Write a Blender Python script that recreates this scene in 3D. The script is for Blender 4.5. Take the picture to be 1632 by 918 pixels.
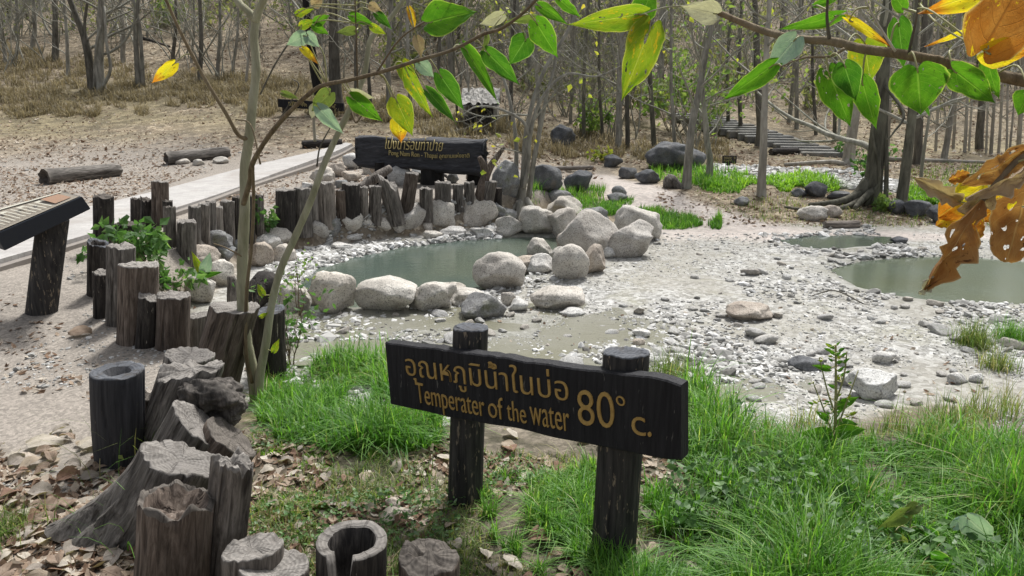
import bpy, bmesh, math, random
import numpy as np
from mathutils import Vector, Matrix
R = math.radians
rng = np.random.default_rng(7)
random.seed(7)
sc = bpy.context.scene
C = sc.collection
for o in list(bpy.data.objects): bpy.data.objects.remove(o)

# ------------------------------------------------------------------ camera, sky, sun, exposure
H_CAM, PITCH, FPX = 1.65, R(15.0), 1230.0            # eye height, downward pitch, focal length in photo pixels (1632 wide)
cam = bpy.data.cameras.new('camera'); camo = bpy.data.objects.new('camera', cam); C.objects.link(camo)
camo.location = (0, 0, H_CAM); camo.rotation_euler = (R(90) - PITCH, 0, 0)
cam.sensor_width = 36; cam.lens = 36 * FPX / 1632; cam.clip_start = 0.05; cam.clip_end = 600
sc.camera = camo
SUN_EL, SUN_AZ = R(58), R(22)                         # azimuth clockwise from +Y: light comes from beyond the pool
w = bpy.data.worlds.new('World'); sc.world = w; w.use_nodes = True
nt = w.node_tree; bg = nt.nodes['Background']
sky = nt.nodes.new('ShaderNodeTexSky'); sky.sky_type = 'NISHITA'; sky.sun_disc = False
sky.sun_elevation = SUN_EL; sky.sun_rotation = SUN_AZ; sky.dust_density = 4; sky.air_density = 1.0
hsv = nt.nodes.new('ShaderNodeHueSaturation'); hsv.inputs['Saturation'].default_value = 0.30   # a milky, overcast sky
nt.links.new(sky.outputs[0], hsv.inputs['Color']); nt.links.new(hsv.outputs[0], bg.inputs['Color'])
bg.inputs['Strength'].default_value = 0.085
sl = bpy.data.lights.new('sun', 'SUN'); sl.energy = 2.6; sl.angle = R(10); sl.color = (1.0, 0.985, 0.955)
so = bpy.data.objects.new('sun', sl); C.objects.link(so)
so.rotation_euler = (R(90) - SUN_EL, 0, -SUN_AZ + math.pi)
so.rotation_euler = Vector((-math.sin(SUN_AZ) * math.cos(SUN_EL), -math.cos(SUN_AZ) * math.cos(SUN_EL), -math.sin(SUN_EL))).to_track_quat('-Z', 'Y').to_euler()
sc.view_settings.view_transform = 'Standard'; sc.view_settings.look = 'None'; sc.view_settings.gamma = 1
sc.view_settings.exposure = 0.95
sc.cycles.max_bounces = 6; sc.cycles.transparent_max_bounces = 6; sc.cycles.diffuse_bounces = 3; sc.cycles.glossy_bounces = 2
sc.cycles.use_denoising = True

# ------------------------------------------------------------------ noise and the lie of the land
def _hash(ix, iy, iz, s):
    n = (ix * 374761393 + iy * 668265263 + iz * 2147483647 + s * 974634777) & 0xffffffff
    n = ((n ^ (n >> 13)) * 1274126177) & 0xffffffff
    return ((n ^ (n >> 16)) & 0xffff) / 65535.0
def noise(x, y, z=0.0, s=0):
    x, y, z = np.broadcast_arrays(np.asarray(x, float), np.asarray(y, float), np.asarray(z, float))
    ix, iy, iz = np.floor(x).astype(np.int64), np.floor(y).astype(np.int64), np.floor(z).astype(np.int64)
    fx, fy, fz = x - ix, y - iy, z - iz
    u, v, q = (f * f * (3 - 2 * f) for f in (fx, fy, fz))
    r = 0
    for a in (0, 1):
        for b in (0, 1):
            for c in (0, 1):
                r = r + _hash(ix + a, iy + b, iz + c, s) * (u if a else 1 - u) * (v if b else 1 - v) * (q if c else 1 - q)
    return r * 2 - 1
def fbm(x, y, z=0.0, s=0, o=3):
    return sum(noise(np.asarray(x) * 2 ** k, np.asarray(y) * 2 ** k, np.asarray(z) * 2 ** k, s + k) * .5 ** k for k in range(o))
def sm(t): t = np.clip(t, 0, 1); return t * t * (3 - 2 * t)
EY = [0, 1.5, 3.0, 4.2, 4.6, 5.4, 6.6, 7.5, 8.2, 8.9, 9.8, 11, 12.5, 30]
EX = [-.95, -1.1, -1.4, -1.75, -2.15, -2.75, -2.75, -2.8, -2.4, -1.5, -.2, .8, 1.7, 3]
def side(x, y): return (np.interp(y, EY, EX) - x) * .8       # > 0 on the terrace left of the row of stumps
def ray(px, py):
    u, v = (px - 816) / FPX, (459 - py) / FPX
    return np.array([u, math.cos(PITCH) + v * math.sin(PITCH), -math.sin(PITCH) + v * math.cos(PITCH)])
def atY(px, py, Y): d = ray(px, py); return np.array([0, 0, H_CAM]) + d * (Y / d[1])
def atZ(px, py, z): d = ray(px, py); return np.array([0, 0, H_CAM]) + d * ((z - H_CAM) / d[2])
def polyd(P, X, Y):                                          # signed distance to a polygon, > 0 inside
    X, Y = np.asarray(X, float), np.asarray(Y, float)
    dmin = np.full(X.shape, 1e9); ins = np.zeros(X.shape, bool); n = len(P)
    for i in range(n):
        (ax, ay), (bx, by) = P[i], P[(i + 1) % n]
        ex, ey = bx - ax, by - ay
        t = np.clip(((X - ax) * ex + (Y - ay) * ey) / (ex * ex + ey * ey + 1e-12), 0, 1)
        dmin = np.minimum(dmin, np.hypot(X - ax - t * ex, Y - ay - t * ey))
        c = ((ay > Y) != (by > Y))
        with np.errstate(divide='ignore', invalid='ignore'):
            xi = ax + (Y - ay) * ex / (ey if abs(ey) > 1e-9 else 1e-9)
        ins ^= c & (X < xi)
    return np.where(ins, dmin, -dmin)
Z_WATER = -0.15
def zpoly(pts, z=-.13): return [tuple(atZ(a, b, z)[:2]) for a, b in pts]
POOL = zpoly([(425, 486), (462, 452), (500, 425), (560, 407), (640, 390), (740, 379), (830, 375), (890, 376), (905, 392), (880, 418), (845, 436), (800, 452), (760, 470), (700, 482), (640, 486), (560, 494), (500, 500)])
POOL_R = zpoly([(1318, 428), (1370, 414), (1440, 408), (1530, 406), (1632, 414), (1780, 420), (1820, 470), (1700, 484), (1590, 483), (1500, 482), (1430, 472), (1365, 456)])
POOL_S = zpoly([(1245, 384), (1290, 376), (1360, 374), (1420, 378), (1430, 388), (1390, 394), (1310, 396), (1262, 392)])
WET = zpoly([(440, 560), (470, 512), (600, 505), (740, 510), (850, 498), (980, 505), (1060, 530), (1040, 570), (960, 575), (880, 560), (760, 560), (640, 550), (520, 575)])
def zf(x, y):
    x, y = np.asarray(x, float), np.asarray(y, float)
    hp = np.interp(y, [0, 3, 4.2, 5.5, 9, 14], [.03, .05, .12, .25, .28, .3])
    hp = hp + (.05 - hp) * sm((x + .4) / 1.3) * sm((y - 9.8) / 1.6)
    c = -.12 * sm((y - 3.25) / .95) + .17 * sm((y - 9.6) / 2.5)
    z = c + (hp - c) * sm((side(x, y) + .14) / .3)
    ys = np.interp(x, [-4, 1, 5, 9, 30], [12, 13.5, 16, 17.5, 17.5]); t = np.maximum(0, y - ys)
    tt = np.minimum(t, 15.5)
    z = z + .06 * tt + .007 * tt * tt + .277 * np.maximum(0, t - 15.5)
    far = sm((y - 14) / 20)
    z = z + .012 * noise(x * 1.7, y * 1.7, 0, 3) + .006 * noise(x * 6, y * 6, 0, 4) * (1 - far) + far * (.35 * noise(x * .12, y * .12, 0, 5) + .12 * noise(x * .5, y * .5, 0, 6))
    for P, dep in ((POOL, .45), (POOL_R, .3), (POOL_S, .16)):
        z = z - dep * sm((polyd(P, x, y) + .06) / .5)
    return z
_T = np.concatenate([np.linspace(.6, 14, 500), np.linspace(14.1, 160, 900)])
def ground(px, py):
    d = ray(px, py); P = d[None] * _T[:, None] + np.array([0, 0, H_CAM])
    below = np.nonzero(P[:, 2] < zf(P[:, 0], P[:, 1]))[0]
    if not len(below): return P[-1]
    i = max(below[0], 1); ts = np.linspace(_T[i - 1], _T[i], 30)
    Q = d[None] * ts[:, None] + np.array([0, 0, H_CAM]); k = np.nonzero(Q[:, 2] < zf(Q[:, 0], Q[:, 1]))[0]
    q = Q[k[0] if len(k) else -1].copy(); q[2] = float(zf(q[0], q[1])); return q
def fdepth(P): return P[1] * math.cos(PITCH) - (P[2] - H_CAM) * math.sin(PITCH)
def project(P):
    P = np.atleast_2d(P); f = P[:, 1] * math.cos(PITCH) - (P[:, 2] - H_CAM) * math.sin(PITCH)
    v = P[:, 1] * math.sin(PITCH) + (P[:, 2] - H_CAM) * math.cos(PITCH)
    return 816 + FPX * P[:, 0] / f, 459 - FPX * v / f
def gpoly(pts): return [tuple(ground(a, b)[:2]) for a, b in pts]

# ------------------------------------------------------------------ mesh helpers
def tag(o, label=None, cat=None, group=None, kind=None):
    for k, v in (('label', label), ('category', cat), ('group', group), ('kind', kind)):
        if v: o[k] = v
    return o
def empty(name, loc, label=None, cat=None, group=None):
    o = bpy.data.objects.new(name, None); C.objects.link(o); o.location = loc; o.empty_display_size = .05
    return tag(o, label, cat, group)
def link(name, me, parent=None):
    o = bpy.data.objects.new(name, me); C.objects.link(o)
    if parent is not None: o.parent = parent
    return o
def mesh(name, V, F, mats=None, mi=None, smooth=True, attr=None, uv=None):
    me = bpy.data.meshes.new(name); V = np.asarray(V, np.float32)
    if isinstance(F, np.ndarray):
        n, k = F.shape
        me.vertices.add(len(V)); me.vertices.foreach_set('co', V.ravel())
        me.loops.add(n * k); me.loops.foreach_set('vertex_index', F.astype(np.int32).ravel())
        me.polygons.add(n); me.polygons.foreach_set('loop_start', np.arange(0, n * k, k, dtype=np.int32)); me.polygons.foreach_set('loop_total', np.full(n, k, np.int32))
        me.update(calc_edges=True)
    else:
        me.from_pydata([tuple(map(float, v)) for v in V], [], [tuple(int(i) for i in f) for f in F])
    for m in (mats or []): me.materials.append(m)
    if mi is not None: me.polygons.foreach_set('material_index', np.asarray(mi, np.int32))
    me.polygons.foreach_set('use_smooth', np.full(len(me.polygons), smooth))
    for an, a in (attr or {}).items():
        at = me.attributes.new(an, 'FLOAT' if a.ndim == 1 else 'FLOAT_COLOR', 'POINT')
        at.data.foreach_set('value' if a.ndim == 1 else 'color', a.astype(np.float32).ravel())
    if uv is not None:
        l = me.uv_layers.new(name='UVMap'); li = np.zeros(len(me.loops), np.int32); me.loops.foreach_get('vertex_index', li)
        l.data.foreach_set('uv', np.asarray(uv, np.float32)[li].ravel())
    me.update(); return me
class MB:                                                     # gathers shapes into one mesh
    def __init__(s): s.V, s.F, s.M, s.n = [], [], [], 0
    def add(s, V, F, m=0):
        V = np.asarray(V, float); s.V.append(V); s.F += [tuple(i + s.n for i in f) for f in F]; s.M += [m] * len(F); s.n += len(V)
    def tube(s, P, r, k=8, m=0, cap=True):
        P = np.asarray(P, float); n = len(P); r = np.broadcast_to(np.asarray(r, float), (n,))
        T = np.gradient(P, axis=0); T /= np.linalg.norm(T, axis=1)[:, None] + 1e-12
        u = np.cross(T[0], [0, 0, 1.0] if abs(T[0][2]) < .9 else [1.0, 0, 0]); u /= np.linalg.norm(u)
        a = np.linspace(0, 2 * math.pi, k, endpoint=False); V = []
        for i in range(n):
            u = u - T[i] * (u @ T[i]); u /= np.linalg.norm(u) + 1e-12; v = np.cross(T[i], u)
            V.append(P[i] + r[i] * (np.cos(a)[:, None] * u + np.sin(a)[:, None] * v))
        F = [(i * k + j, i * k + (j + 1) % k, (i + 1) * k + (j + 1) % k, (i + 1) * k + j) for i in range(n - 1) for j in range(k)]
        if cap: F += [tuple(range(k))[::-1], tuple((n - 1) * k + j for j in range(k))]
        s.add(np.concatenate(V), F, m)
    def box(s, c, X, Y, Z, m=0):                               # centre and three half-axis vectors
        c, X, Y, Z = (np.asarray(q, float) for q in (c, X, Y, Z))
        V = [c + a * X + b * Y + d * Z for a in (-1, 1) for b in (-1, 1) for d in (-1, 1)]
        s.add(V, [(0, 1, 3, 2), (4, 6, 7, 5), (0, 4, 5, 1), (2, 3, 7, 6), (0, 2, 6, 4), (1, 5, 7, 3)], m)
    def build(s, name, mats, parent=None, smooth=True, off=None):
        V = np.concatenate(s.V)
        if off is not None: V = V - np.asarray(off)
        return link(name, mesh(name, V, s.F, mats if isinstance(mats, list) else [mats], s.M, smooth), parent)
def smooth_path(P, n=4):
    P = np.asarray(P, float)
    if len(P) < 3: return P
    E = np.vstack([2 * P[0] - P[1], P, 2 * P[-1] - P[-2]]); out = []
    for i in range(1, len(E) - 2):
        for t in np.linspace(0, 1, n, endpoint=False):
            a, b, c, d = E[i - 1], E[i], E[i + 1], E[i + 2]
            out.append(.5 * (2 * b + (c - a) * t + (2 * a - 5 * b + 4 * c - d) * t * t + (3 * b - a - 3 * c + d) * t ** 3))
    return np.array(out + [P[-1]])

# ------------------------------------------------------------------ materials
class NG:
    def __init__(s, name):
        s.m = bpy.data.materials.new(name); s.m.use_nodes = True; s.t = s.m.node_tree; s.t.nodes.clear()
        s.out = s.n('ShaderNodeOutputMaterial')
    def n(s, typ, **kw):
        nd = s.t.nodes.new(typ)
        for k, v in kw.items(): setattr(nd, k, v)
        return nd
    def set(s, nd, k, v):
        if v is None: return
        i = nd.inputs[k]
        if isinstance(v, bpy.types.NodeSocket): s.t.links.new(v, i)
        else: i.default_value = v if not (isinstance(v, tuple) and len(v) == 3 and i.type == 'RGBA') else (*v, 1)
    def coord(s, kind='Object', scale=(1, 1, 1)):
        c = s.n('ShaderNodeTexCoord'); mp = s.n('ShaderNodeMapping'); s.t.links.new(c.outputs[kind], mp.inputs[0]); mp.inputs['Scale'].default_value = scale
        return mp.outputs[0]
    def noise(s, vec, scale, detail=3, rough=.6, dist=0.0, col=False):
        nd = s.n('ShaderNodeTexNoise'); s.set(nd, 'Vector', vec); s.set(nd, 'Scale', scale); s.set(nd, 'Detail', detail); s.set(nd, 'Roughness', rough); s.set(nd, 'Distortion', dist)
        return nd.outputs[1 if col else 0]
    def vor(s, vec, scale, feature='F1', out='Distance', rnd=1.0):
        nd = s.n('ShaderNodeTexVoronoi', feature=feature); s.set(nd, 'Vector', vec); s.set(nd, 'Scale', scale); s.set(nd, 'Randomness', rnd)
        return nd.outputs[out]
    def ramp(s, f, stops, interp='LINEAR'):
        nd = s.n('ShaderNodeValToRGB'); nd.color_ramp.interpolation = interp; e = nd.color_ramp.elements
        while len(e) < len(stops): e.new(.5)
        for q, (p, c) in zip(e, stops): q.position = p; q.color = (*(c if isinstance(c, tuple) else (c, c, c)), 1)
        s.t.links.new(f, nd.inputs[0]); return nd.outputs[0]
    def mix(s, f, a, b, mode='MIX'):
        nd = s.n('ShaderNodeMix', data_type='RGBA', blend_type=mode)
        for k, v in ((0, f), (6, a), (7, b)):
            if isinstance(v, bpy.types.NodeSocket): s.t.links.new(v, nd.inputs[k])
            else: nd.inputs[k].default_value = (*v, 1) if isinstance(v, tuple) else v
        return nd.outputs[2]
    def math(s, op, a, b=None, c=None, clamp=False):
        nd = s.n('ShaderNodeMath', operation=op, use_clamp=clamp)
        for k, v in enumerate((a, b, c)):
            if v is not None: s.set(nd, k, v)
        return nd.outputs[0]
    def attr(s, name): return s.n('ShaderNodeAttribute', attribute_name=name)
    def bump(s, h, strength=.4, dist=.02, normal=None):
        nd = s.n('ShaderNodeBump'); s.set(nd, 'Height', h); s.set(nd, 'Strength', strength); s.set(nd, 'Distance', dist); s.set(nd, 'Normal', normal); return nd.outputs[0]
    def rand(s): return s.n('ShaderNodeObjectInfo').outputs['Random']
    def pbsdf(s, col, rough=.85, nrm=None, spec=.3, trans=None, tcol=None):
        p = s.n('ShaderNodeBsdfPrincipled'); s.set(p, 'Base Color', col); s.set(p, 'Roughness', rough); s.set(p, 'Normal', nrm); s.set(p, 'Specular IOR Level', spec)
        sh = p.outputs[0]
        if trans:
            t = s.n('ShaderNodeBsdfTranslucent'); s.set(t, 'Color', tcol if tcol is not None else col); s.set(t, 'Normal', nrm)
            x = s.n('ShaderNodeMixShader'); s.set(x, 0, trans); s.t.links.new(sh, x.inputs[1]); s.t.links.new(t.outputs[0], x.inputs[2]); sh = x.outputs[0]
        s.t.links.new(sh, s.out.inputs[0]); return s.m

def m_wood(name, c0, c1, c2, grain=26, vary=.35, chips=None, rough=.85, spec=.25):   # weathered, vertical grain along object Z
    g = NG(name); v = g.coord('Object', (1, 1, .11)); v2 = g.coord('Object', (1, 1, .35))
    a = g.noise(v, grain * 1.7, 6, .72, .9); b = g.noise(v2, 7, 3, .6)
    col = g.ramp(a, [(.30, c0), (.48, c1), (.72, c2)])
    col = g.mix(g.math('MULTIPLY', g.ramp(b, [(.4, 0.), (.65, 1.)]), .55), col, c0)
    fine = g.noise(g.coord('Object', (1, 1, .12)), 150, 2, .5)
    col = g.mix(.5, col, g.ramp(fine, [(.3, .45), (.7, 1.)]), 'MULTIPLY')
    if chips is not None:
        ch = g.noise(g.coord('Object', (1, 1, .18)), 46, 3, .7); col = g.mix(g.ramp(ch, [(.665, 0.), (.70, 1.)]), col, chips)
    r = g.rand(); col = g.mix(vary, col, g.ramp(r, [(0, (.35, .33, .32)), (.35, (.8, .77, .74)), (.7, (.75, .62, .52)), (1, (1.1, 1.08, 1.05))]), 'MULTIPLY')
    crack = g.ramp(g.noise(v, grain, 2, .5, .5), [(.33, 0.), (.42, 1.)])
    h = g.math('ADD', g.math('MULTIPLY', a, .5), crack)
    col = g.mix(.75, col, g.mix(crack, (.25, .23, .22), (1., 1., 1.)), 'MULTIPLY')
    return g.pbsdf(col, rough, g.bump(h, .75, .012), spec)
def m_endgrain(name, c0, c1):
    g = NG(name); c = g.n('ShaderNodeTexCoord').outputs['Object']; sp = g.n('ShaderNodeSeparateXYZ'); g.t.links.new(c, sp.inputs[0])
    nz = g.noise(c, 9, 3, .6)
    ln = g.math('SQRT', g.math('ADD', g.math('MULTIPLY', sp.outputs[0], sp.outputs[0]), g.math('MULTIPLY', sp.outputs[1], sp.outputs[1])))
    ring = g.math('SINE', g.math('MULTIPLY', g.math('ADD', ln, g.math('MULTIPLY', nz, .05)), 420.))
    ang = g.math('ARCTAN2', sp.outputs[1], sp.outputs[0]); cb = g.n('ShaderNodeCombineXYZ'); g.set(cb, 0, g.math('MULTIPLY', ang, 2.4)); g.set(cb, 1, g.math('MULTIPLY', ln, 2.0)); g.set(cb, 2, g.rand())
    cr = g.ramp(g.noise(cb.outputs[0], 3.2, 2, .5, .3), [(.36, 0.), (.42, 1.)])
    col = g.mix(g.noise(c, 34, 4, .7), c0, c1); col = g.mix(.5, col, g.ramp(g.math('MULTIPLY_ADD', ring, .5, .5), [(0, .55), (1, 1.)]), 'MULTIPLY'); col = g.mix(g.ramp(g.noise(c, 13, 5, .75), [(.5, 0.), (.64, .65)]), col, (.07, .062, .055))
    col = g.mix(.35, col, g.mix(cr, (.16, .14, .13), (1., 1., 1.)), 'MULTIPLY')
    col = g.mix(.4, col, g.ramp(g.rand(), [(0, (.6, .58, .56)), (1, (1.1, 1.08, 1.05))]), 'MULTIPLY')
    return g.pbsdf(col, .9, g.bump(g.math('ADD', cr, g.math('MULTIPLY', ring, .12)), .6, .008), .2)
def m_char(name, tint=(.012, .013, .016), hi=(.05, .05, .055), chips=(.22, .17, .11), cut=.69):
    g = NG(name); v = g.coord('Object', (1, 1, .07)); a = g.noise(v, 60, 4, .6, .3)
    col = g.ramp(a, [(.3, tint), (.75, hi)]); ch = g.noise(g.coord('Object', (1, 1, .2)), 60, 3, .7)
    col = g.mix(g.ramp(ch, [(cut, 0.), (cut + .05, .8)]), col, chips)
    return g.pbsdf(col, .75, g.bump(a, .7, .008), .3)
def m_bark(name, c0, c1, scale=14, lichen=(.42, .43, .38), lich=.5):
    g = NG(name); v = g.coord('Object', (1, 1, .22)); a = g.noise(v, scale, 5, .65, .6); b = g.noise(g.coord('Object', (1, 1, .6)), 3.2, 3, .6)
    col = g.ramp(a, [(.3, c0), (.7, c1)]); col = g.mix(g.math('MULTIPLY', g.ramp(b, [(.5, 0.), (.66, 1.)]), lich), col, lichen)
    col = g.mix(.55, col, g.ramp(g.rand(), [(0, (.65, .62, .58)), (.5, (.95, .9, .85)), (1, (1.25, 1.22, 1.18))]), 'MULTIPLY')
    return g.pbsdf(col, .9, g.bump(a, .6, .02), .2)
def m_rock(name, c0, c1, c2, dark=(.05, .05, .05), moss=None):
    g = NG(name); v = g.coord('Object'); a = g.noise(v, 5, 5, .65); sp = g.noise(v, 75, 2, .6); s2 = g.vor(v, 120, 'F1', 'Color')
    col = g.ramp(a, [(.3, c0), (.5, c1), (.72, c2)])
    col = g.mix(g.ramp(sp, [(.56, 0.), (.64, .55)]), col, dark)
    bw = g.n('ShaderNodeRGBToBW'); g.t.links.new(s2, bw.inputs[0]); col = g.mix(.55, col, g.ramp(bw.outputs[0], [(.2, .62), (.8, 1.15)]), 'MULTIPLY')
    st = g.noise(v, 1.9, 4, .6, .8); col = g.mix(g.ramp(st, [(.55, 0.), (.72, .5)]), col, (.23, .19, .13))
    if moss: col = g.mix(g.ramp(g.noise(v, 3.1, 4, .7), [(.55, 0.), (.68, .8)]), col, moss)
    col = g.mix(.5, col, g.ramp(g.rand(), [(0, (.72, .72, .73)), (.35, (1.02, .96, .88)), (.7, (.92, .92, .9)), (1, (1.12, 1.1, 1.04))]), 'MULTIPLY')
    h = g.math('ADD', g.math('MULTIPLY', sp, .25), g.noise(v, 14, 5, .7))
    return g.pbsdf(col, .88, g.bump(h, .75, .02), .25)
def m_attr(name, stops, rough=.7, trans=.35, spec=.25, nz=None):             # colour by the per-piece attribute v
    g = NG(name); a = g.attr('v').outputs['Fac']; col = g.ramp(a, stops)
    col = g.mix(.5, col, g.ramp(g.noise(g.coord('Object'), nz or 30, 3, .6), [(.3, .6), (.7, 1.15)]), 'MULTIPLY')
    return g.pbsdf(col, rough, None, spec, trans)
def m_leaf(name, c0, c1, edge, vein, spots=None, spot_at=.6, trans=.5, tboost=1.6, holes=0.0, rough=.62, tipcol=None):
    g = NG(name); uv = g.n('ShaderNodeUVMap').outputs[0]; sp = g.n('ShaderNodeSeparateXYZ'); g.t.links.new(uv, sp.inputs[0])
    s = g.math('ABSOLUTE', g.math('MULTIPLY_ADD', sp.outputs[0], 2., -1.)); t = sp.outputs[1]
    cb = g.n('ShaderNodeCombineXYZ'); g.set(cb, 0, sp.outputs[0]); g.set(cb, 1, t); g.set(cb, 2, g.math('MULTIPLY', g.rand(), 20.)); vv = cb.outputs[0]
    col = g.mix(g.ramp(g.noise(vv, 3.2, 3, .6), [(.35, 0.), (.65, 1.)]), c0, c1)
    if tipcol: col = g.mix(g.ramp(g.math('ADD', t, g.math('MULTIPLY', g.noise(vv, 4, 3, .6), .5)), [(.75, 0.), (1., 1.)]), col, tipcol)
    if spots:
        col = g.mix(g.ramp(g.noise(vv, 6, 4, .7), [(spot_at, 0.), (spot_at + .05, 1.)]), col, spots)
    lat = g.math('ABSOLUTE', g.math('SUBTRACT', g.math('FRACT', g.math('SUBTRACT', g.math('MULTIPLY', t, 6.), g.math('MULTIPLY', s, 2.2))), .5))
    vn = g.math('MAXIMUM', g.ramp(s, [(.012, 1.), (.05, 0.)]), g.math('MULTIPLY', g.ramp(lat, [(.01, 1.), (.05, 0.)]), .55))
    net = g.ramp(g.vor(vv, 22, 'DISTANCE_TO_EDGE'), [(0, .25), (.06, 0.)]); vn = g.math('MAXIMUM', vn, net)
    col = g.mix(g.math('MULTIPLY', vn, .6), col, vein); col = g.mix(g.ramp(s, [(.9, 0.), (.985, 1.)]), col, edge)
    nrm = g.bump(g.math('SUBTRACT', g.noise(vv, 9, 3, .6), g.math('MULTIPLY', vn, .6)), .5, .004)
    tc = g.mix(1., col, (tboost, tboost * 1.05, tboost * .55), 'MULTIPLY')
    m = g.pbsdf(col, rough, nrm, .2, trans, tc)
    if holes:
        hn = g.ramp(g.noise(vv, 7, 2, .5), [(1 - holes - .01, 0.), (1 - holes, 1.)])
        tr = g.n('ShaderNodeBsdfTransparent'); x = g.n('ShaderNodeMixShader'); src = g.out.inputs[0].links[0].from_socket
        g.t.links.new(hn, x.inputs[0]); g.t.links.new(src, x.inputs[1]); g.t.links.new(tr.outputs[0], x.inputs[2]); g.t.links.new(x.outputs[0], g.out.inputs[0])
    return m
def m_plain(name, c, rough=.6, c2=None, scale=20, spec=.3, bump=.2):
    g = NG(name); nz = g.noise(g.coord('Object'), scale, 4, .65); return g.pbsdf(g.mix(nz, c, c2 or tuple(q * .6 for q in c)), rough, g.bump(nz, bump, .005), spec)

M = dict(
    wood=m_wood('weathered_wood', (.04, .036, .032), (.18, .165, .148), (.42, .39, .355)),
    wood_red=m_wood('reddish_wood', (.035, .028, .023), (.15, .118, .096), (.33, .28, .24)),
    wood_dark=m_wood('dark_wood', (.012, .011, .011), (.05, .044, .04), (.14, .125, .11), chips=(.30, .27, .23)),
    wood_black=m_char('charred_wood', chips=(.12, .10, .08)),
    wood_pale=m_wood('silvered_wood', (.08, .07, .06), (.30, .27, .24), (.52, .48, .43)),
    end=m_endgrain('cut_end_grain', (.20, .185, .17), (.35, .33, .305)),
    end_dark=m_endgrain('dark_end_grain', (.08, .07, .06), (.20, .18, .16)),
    end_char=m_endgrain('charred_end_grain', (.06, .065, .075), (.17, .18, .20)),
    paint=m_char('black_sign_paint', (.005, .005, .007), (.022, .022, .025), (.12, .115, .105), .66),
    post=m_char('black_post_wood', (.010, .010, .011), (.065, .06, .056), (.26, .21, .15), .60),
    gold=m_plain('gold_lettering', (.52, .35, .11), .6, (.22, .125, .035), 45),
    pale_letter=m_plain('pale_lettering', (.55, .47, .22), .7, (.35, .28, .12), 60),
    granite=m_rock('pale_granite', (.36, .335, .30), (.52, .49, .445), (.64, .615, .57)),
    greyrock=m_rock('grey_boulder', (.12, .125, .13), (.22, .225, .23), (.36, .36, .355), moss=(.10, .11, .06)),
    darkrock=m_rock('dark_boulder', (.06, .063, .07), (.12, .125, .135), (.22, .225, .235)),
    brownrock=m_rock('brown_rock', (.28, .235, .195), (.43, .38, .325), (.55, .50, .44)),
    slate=m_rock('creek_stone', (.40, .395, .38), (.56, .555, .54), (.70, .70, .68)),
    bark=m_bark('grey_bark', (.12, .116, .10), (.38, .37, .33)),
    bark_dark=m_bark('dark_bark', (.05, .047, .04), (.18, .172, .148), 16, (.22, .21, .185), .35),
    bark_black=m_bark('burnt_bark', (.006, .006, .007), (.028, .026, .025), 16, (.05, .05, .05), .2),
    bark_pale=m_bark('pale_bark', (.20, .19, .165), (.44, .42, .37), 10, (.55, .54, .5), .5),
    bark_sap=m_bark('sapling_bark', (.25, .245, .16), (.44, .435, .32), 22, (.54, .54, .46), .4),
    bark_brown=m_bark('brown_branch', (.10, .075, .045), (.24, .19, .125), 40, (.30, .27, .2), .3),
    twig=m_bark('grey_twig', (.17, .168, .14), (.38, .375, .325), 20),
    concrete=None, ground=None)

# ------------------------------------------------------------------ ground sheet
def axis(a, b, fine, lo, hi, g=1.13):
    xs = list(np.arange(a, b, fine)); s = fine; x = xs[-1]
    while x < hi: s *= g; x += s; xs.append(x)
    s = fine; x = a; pre = []
    while x > lo: s *= g; x -= s; pre.append(x)
    return np.array(pre[::-1] + xs)
gx, gy = axis(-4.6, 5.4, .05, -170, 170), axis(1.0, 12.5, .05, -6, 190, 1.055)
GX, GY = np.meshgrid(gx, gy); X, Y = GX.ravel(), GY.ravel(); Z = zf(X, Y)
nx, ny = len(gx), len(gy); idx = np.arange(nx * ny).reshape(ny, nx)
GF = np.stack([idx[:-1, :-1], idx[:-1, 1:], idx[1:, 1:], idx[1:, :-1]], -1).reshape(-1, 4)
sd = side(X, Y); wob = .25 * fbm(X * 1.3, Y * 1.3, 0, 21)
bank = 3.75 + .25 * noise(X * .9, 0, 0, 31)
GRAVEL = gpoly([(925, 272), (985, 280), (1060, 300), (1130, 325), (1220, 355), (1300, 368), (1632, 372), (1632, 384), (1230, 384), (1060, 384), (1010, 350), (960, 318)])
LITTER_R = gpoly([(1050, 300), (1280, 312), (1420, 330), (1632, 350), (1632, 366), (1300, 362), (1180, 345), (1080, 315)])
w_creek = sm((-sd - .05 + .1 * wob) / .15) * sm((Y - bank + wob) / .3) * sm((9.9 + .35 * np.maximum(0, X - 1) * .0 - Y + wob) / .6)
CREEK_FAR = gpoly([(1140, 262), (1230, 268), (1350, 272), (1420, 290), (1440, 306), (1330, 299), (1230, 290), (1140, 283)])
w_creek = np.maximum(w_creek, sm((polyd(CREEK_FAR, X, Y) + .2 + wob) / .4))
w_gravel = sm((polyd(GRAVEL, X, Y) + .15 + wob * .5) / .4)
w_dirt = sm((sd + .15 + wob * .3) / .25) * sm((15.5 + 1.2 * noise(X * .3, Y * .3, 0, 8) - Y) / 3)
w_dry = .8 * sm((Y - 14.5 + 2 * noise(X * .3, Y * .3, 0, 8)) / 3) * sm((25 + 3 * noise(X * .2, Y * .2, 0, 12) - Y) / 6) * sm(.6 + .8 * noise(X * .8, Y * .8, 0, 14))
w_soil = sm((-sd + .3 + wob * .4) / .3) * sm((bank + .5 - Y + wob) / .4) * sm((Y - 1.2) / .4)
w_wet = np.maximum(sm((polyd(WET, X, Y) + .1 + wob * .6) / .3), np.maximum(sm((polyd(POOL, X, Y) + .3) / .3), sm((polyd(POOL_R, X, Y) + .25) / .3)))
A1 = np.stack([w_creek, w_gravel, w_dirt, np.ones_like(X)], -1); A2 = np.stack([w_dry, w_soil, w_wet, np.ones_like(X)], -1)
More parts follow.
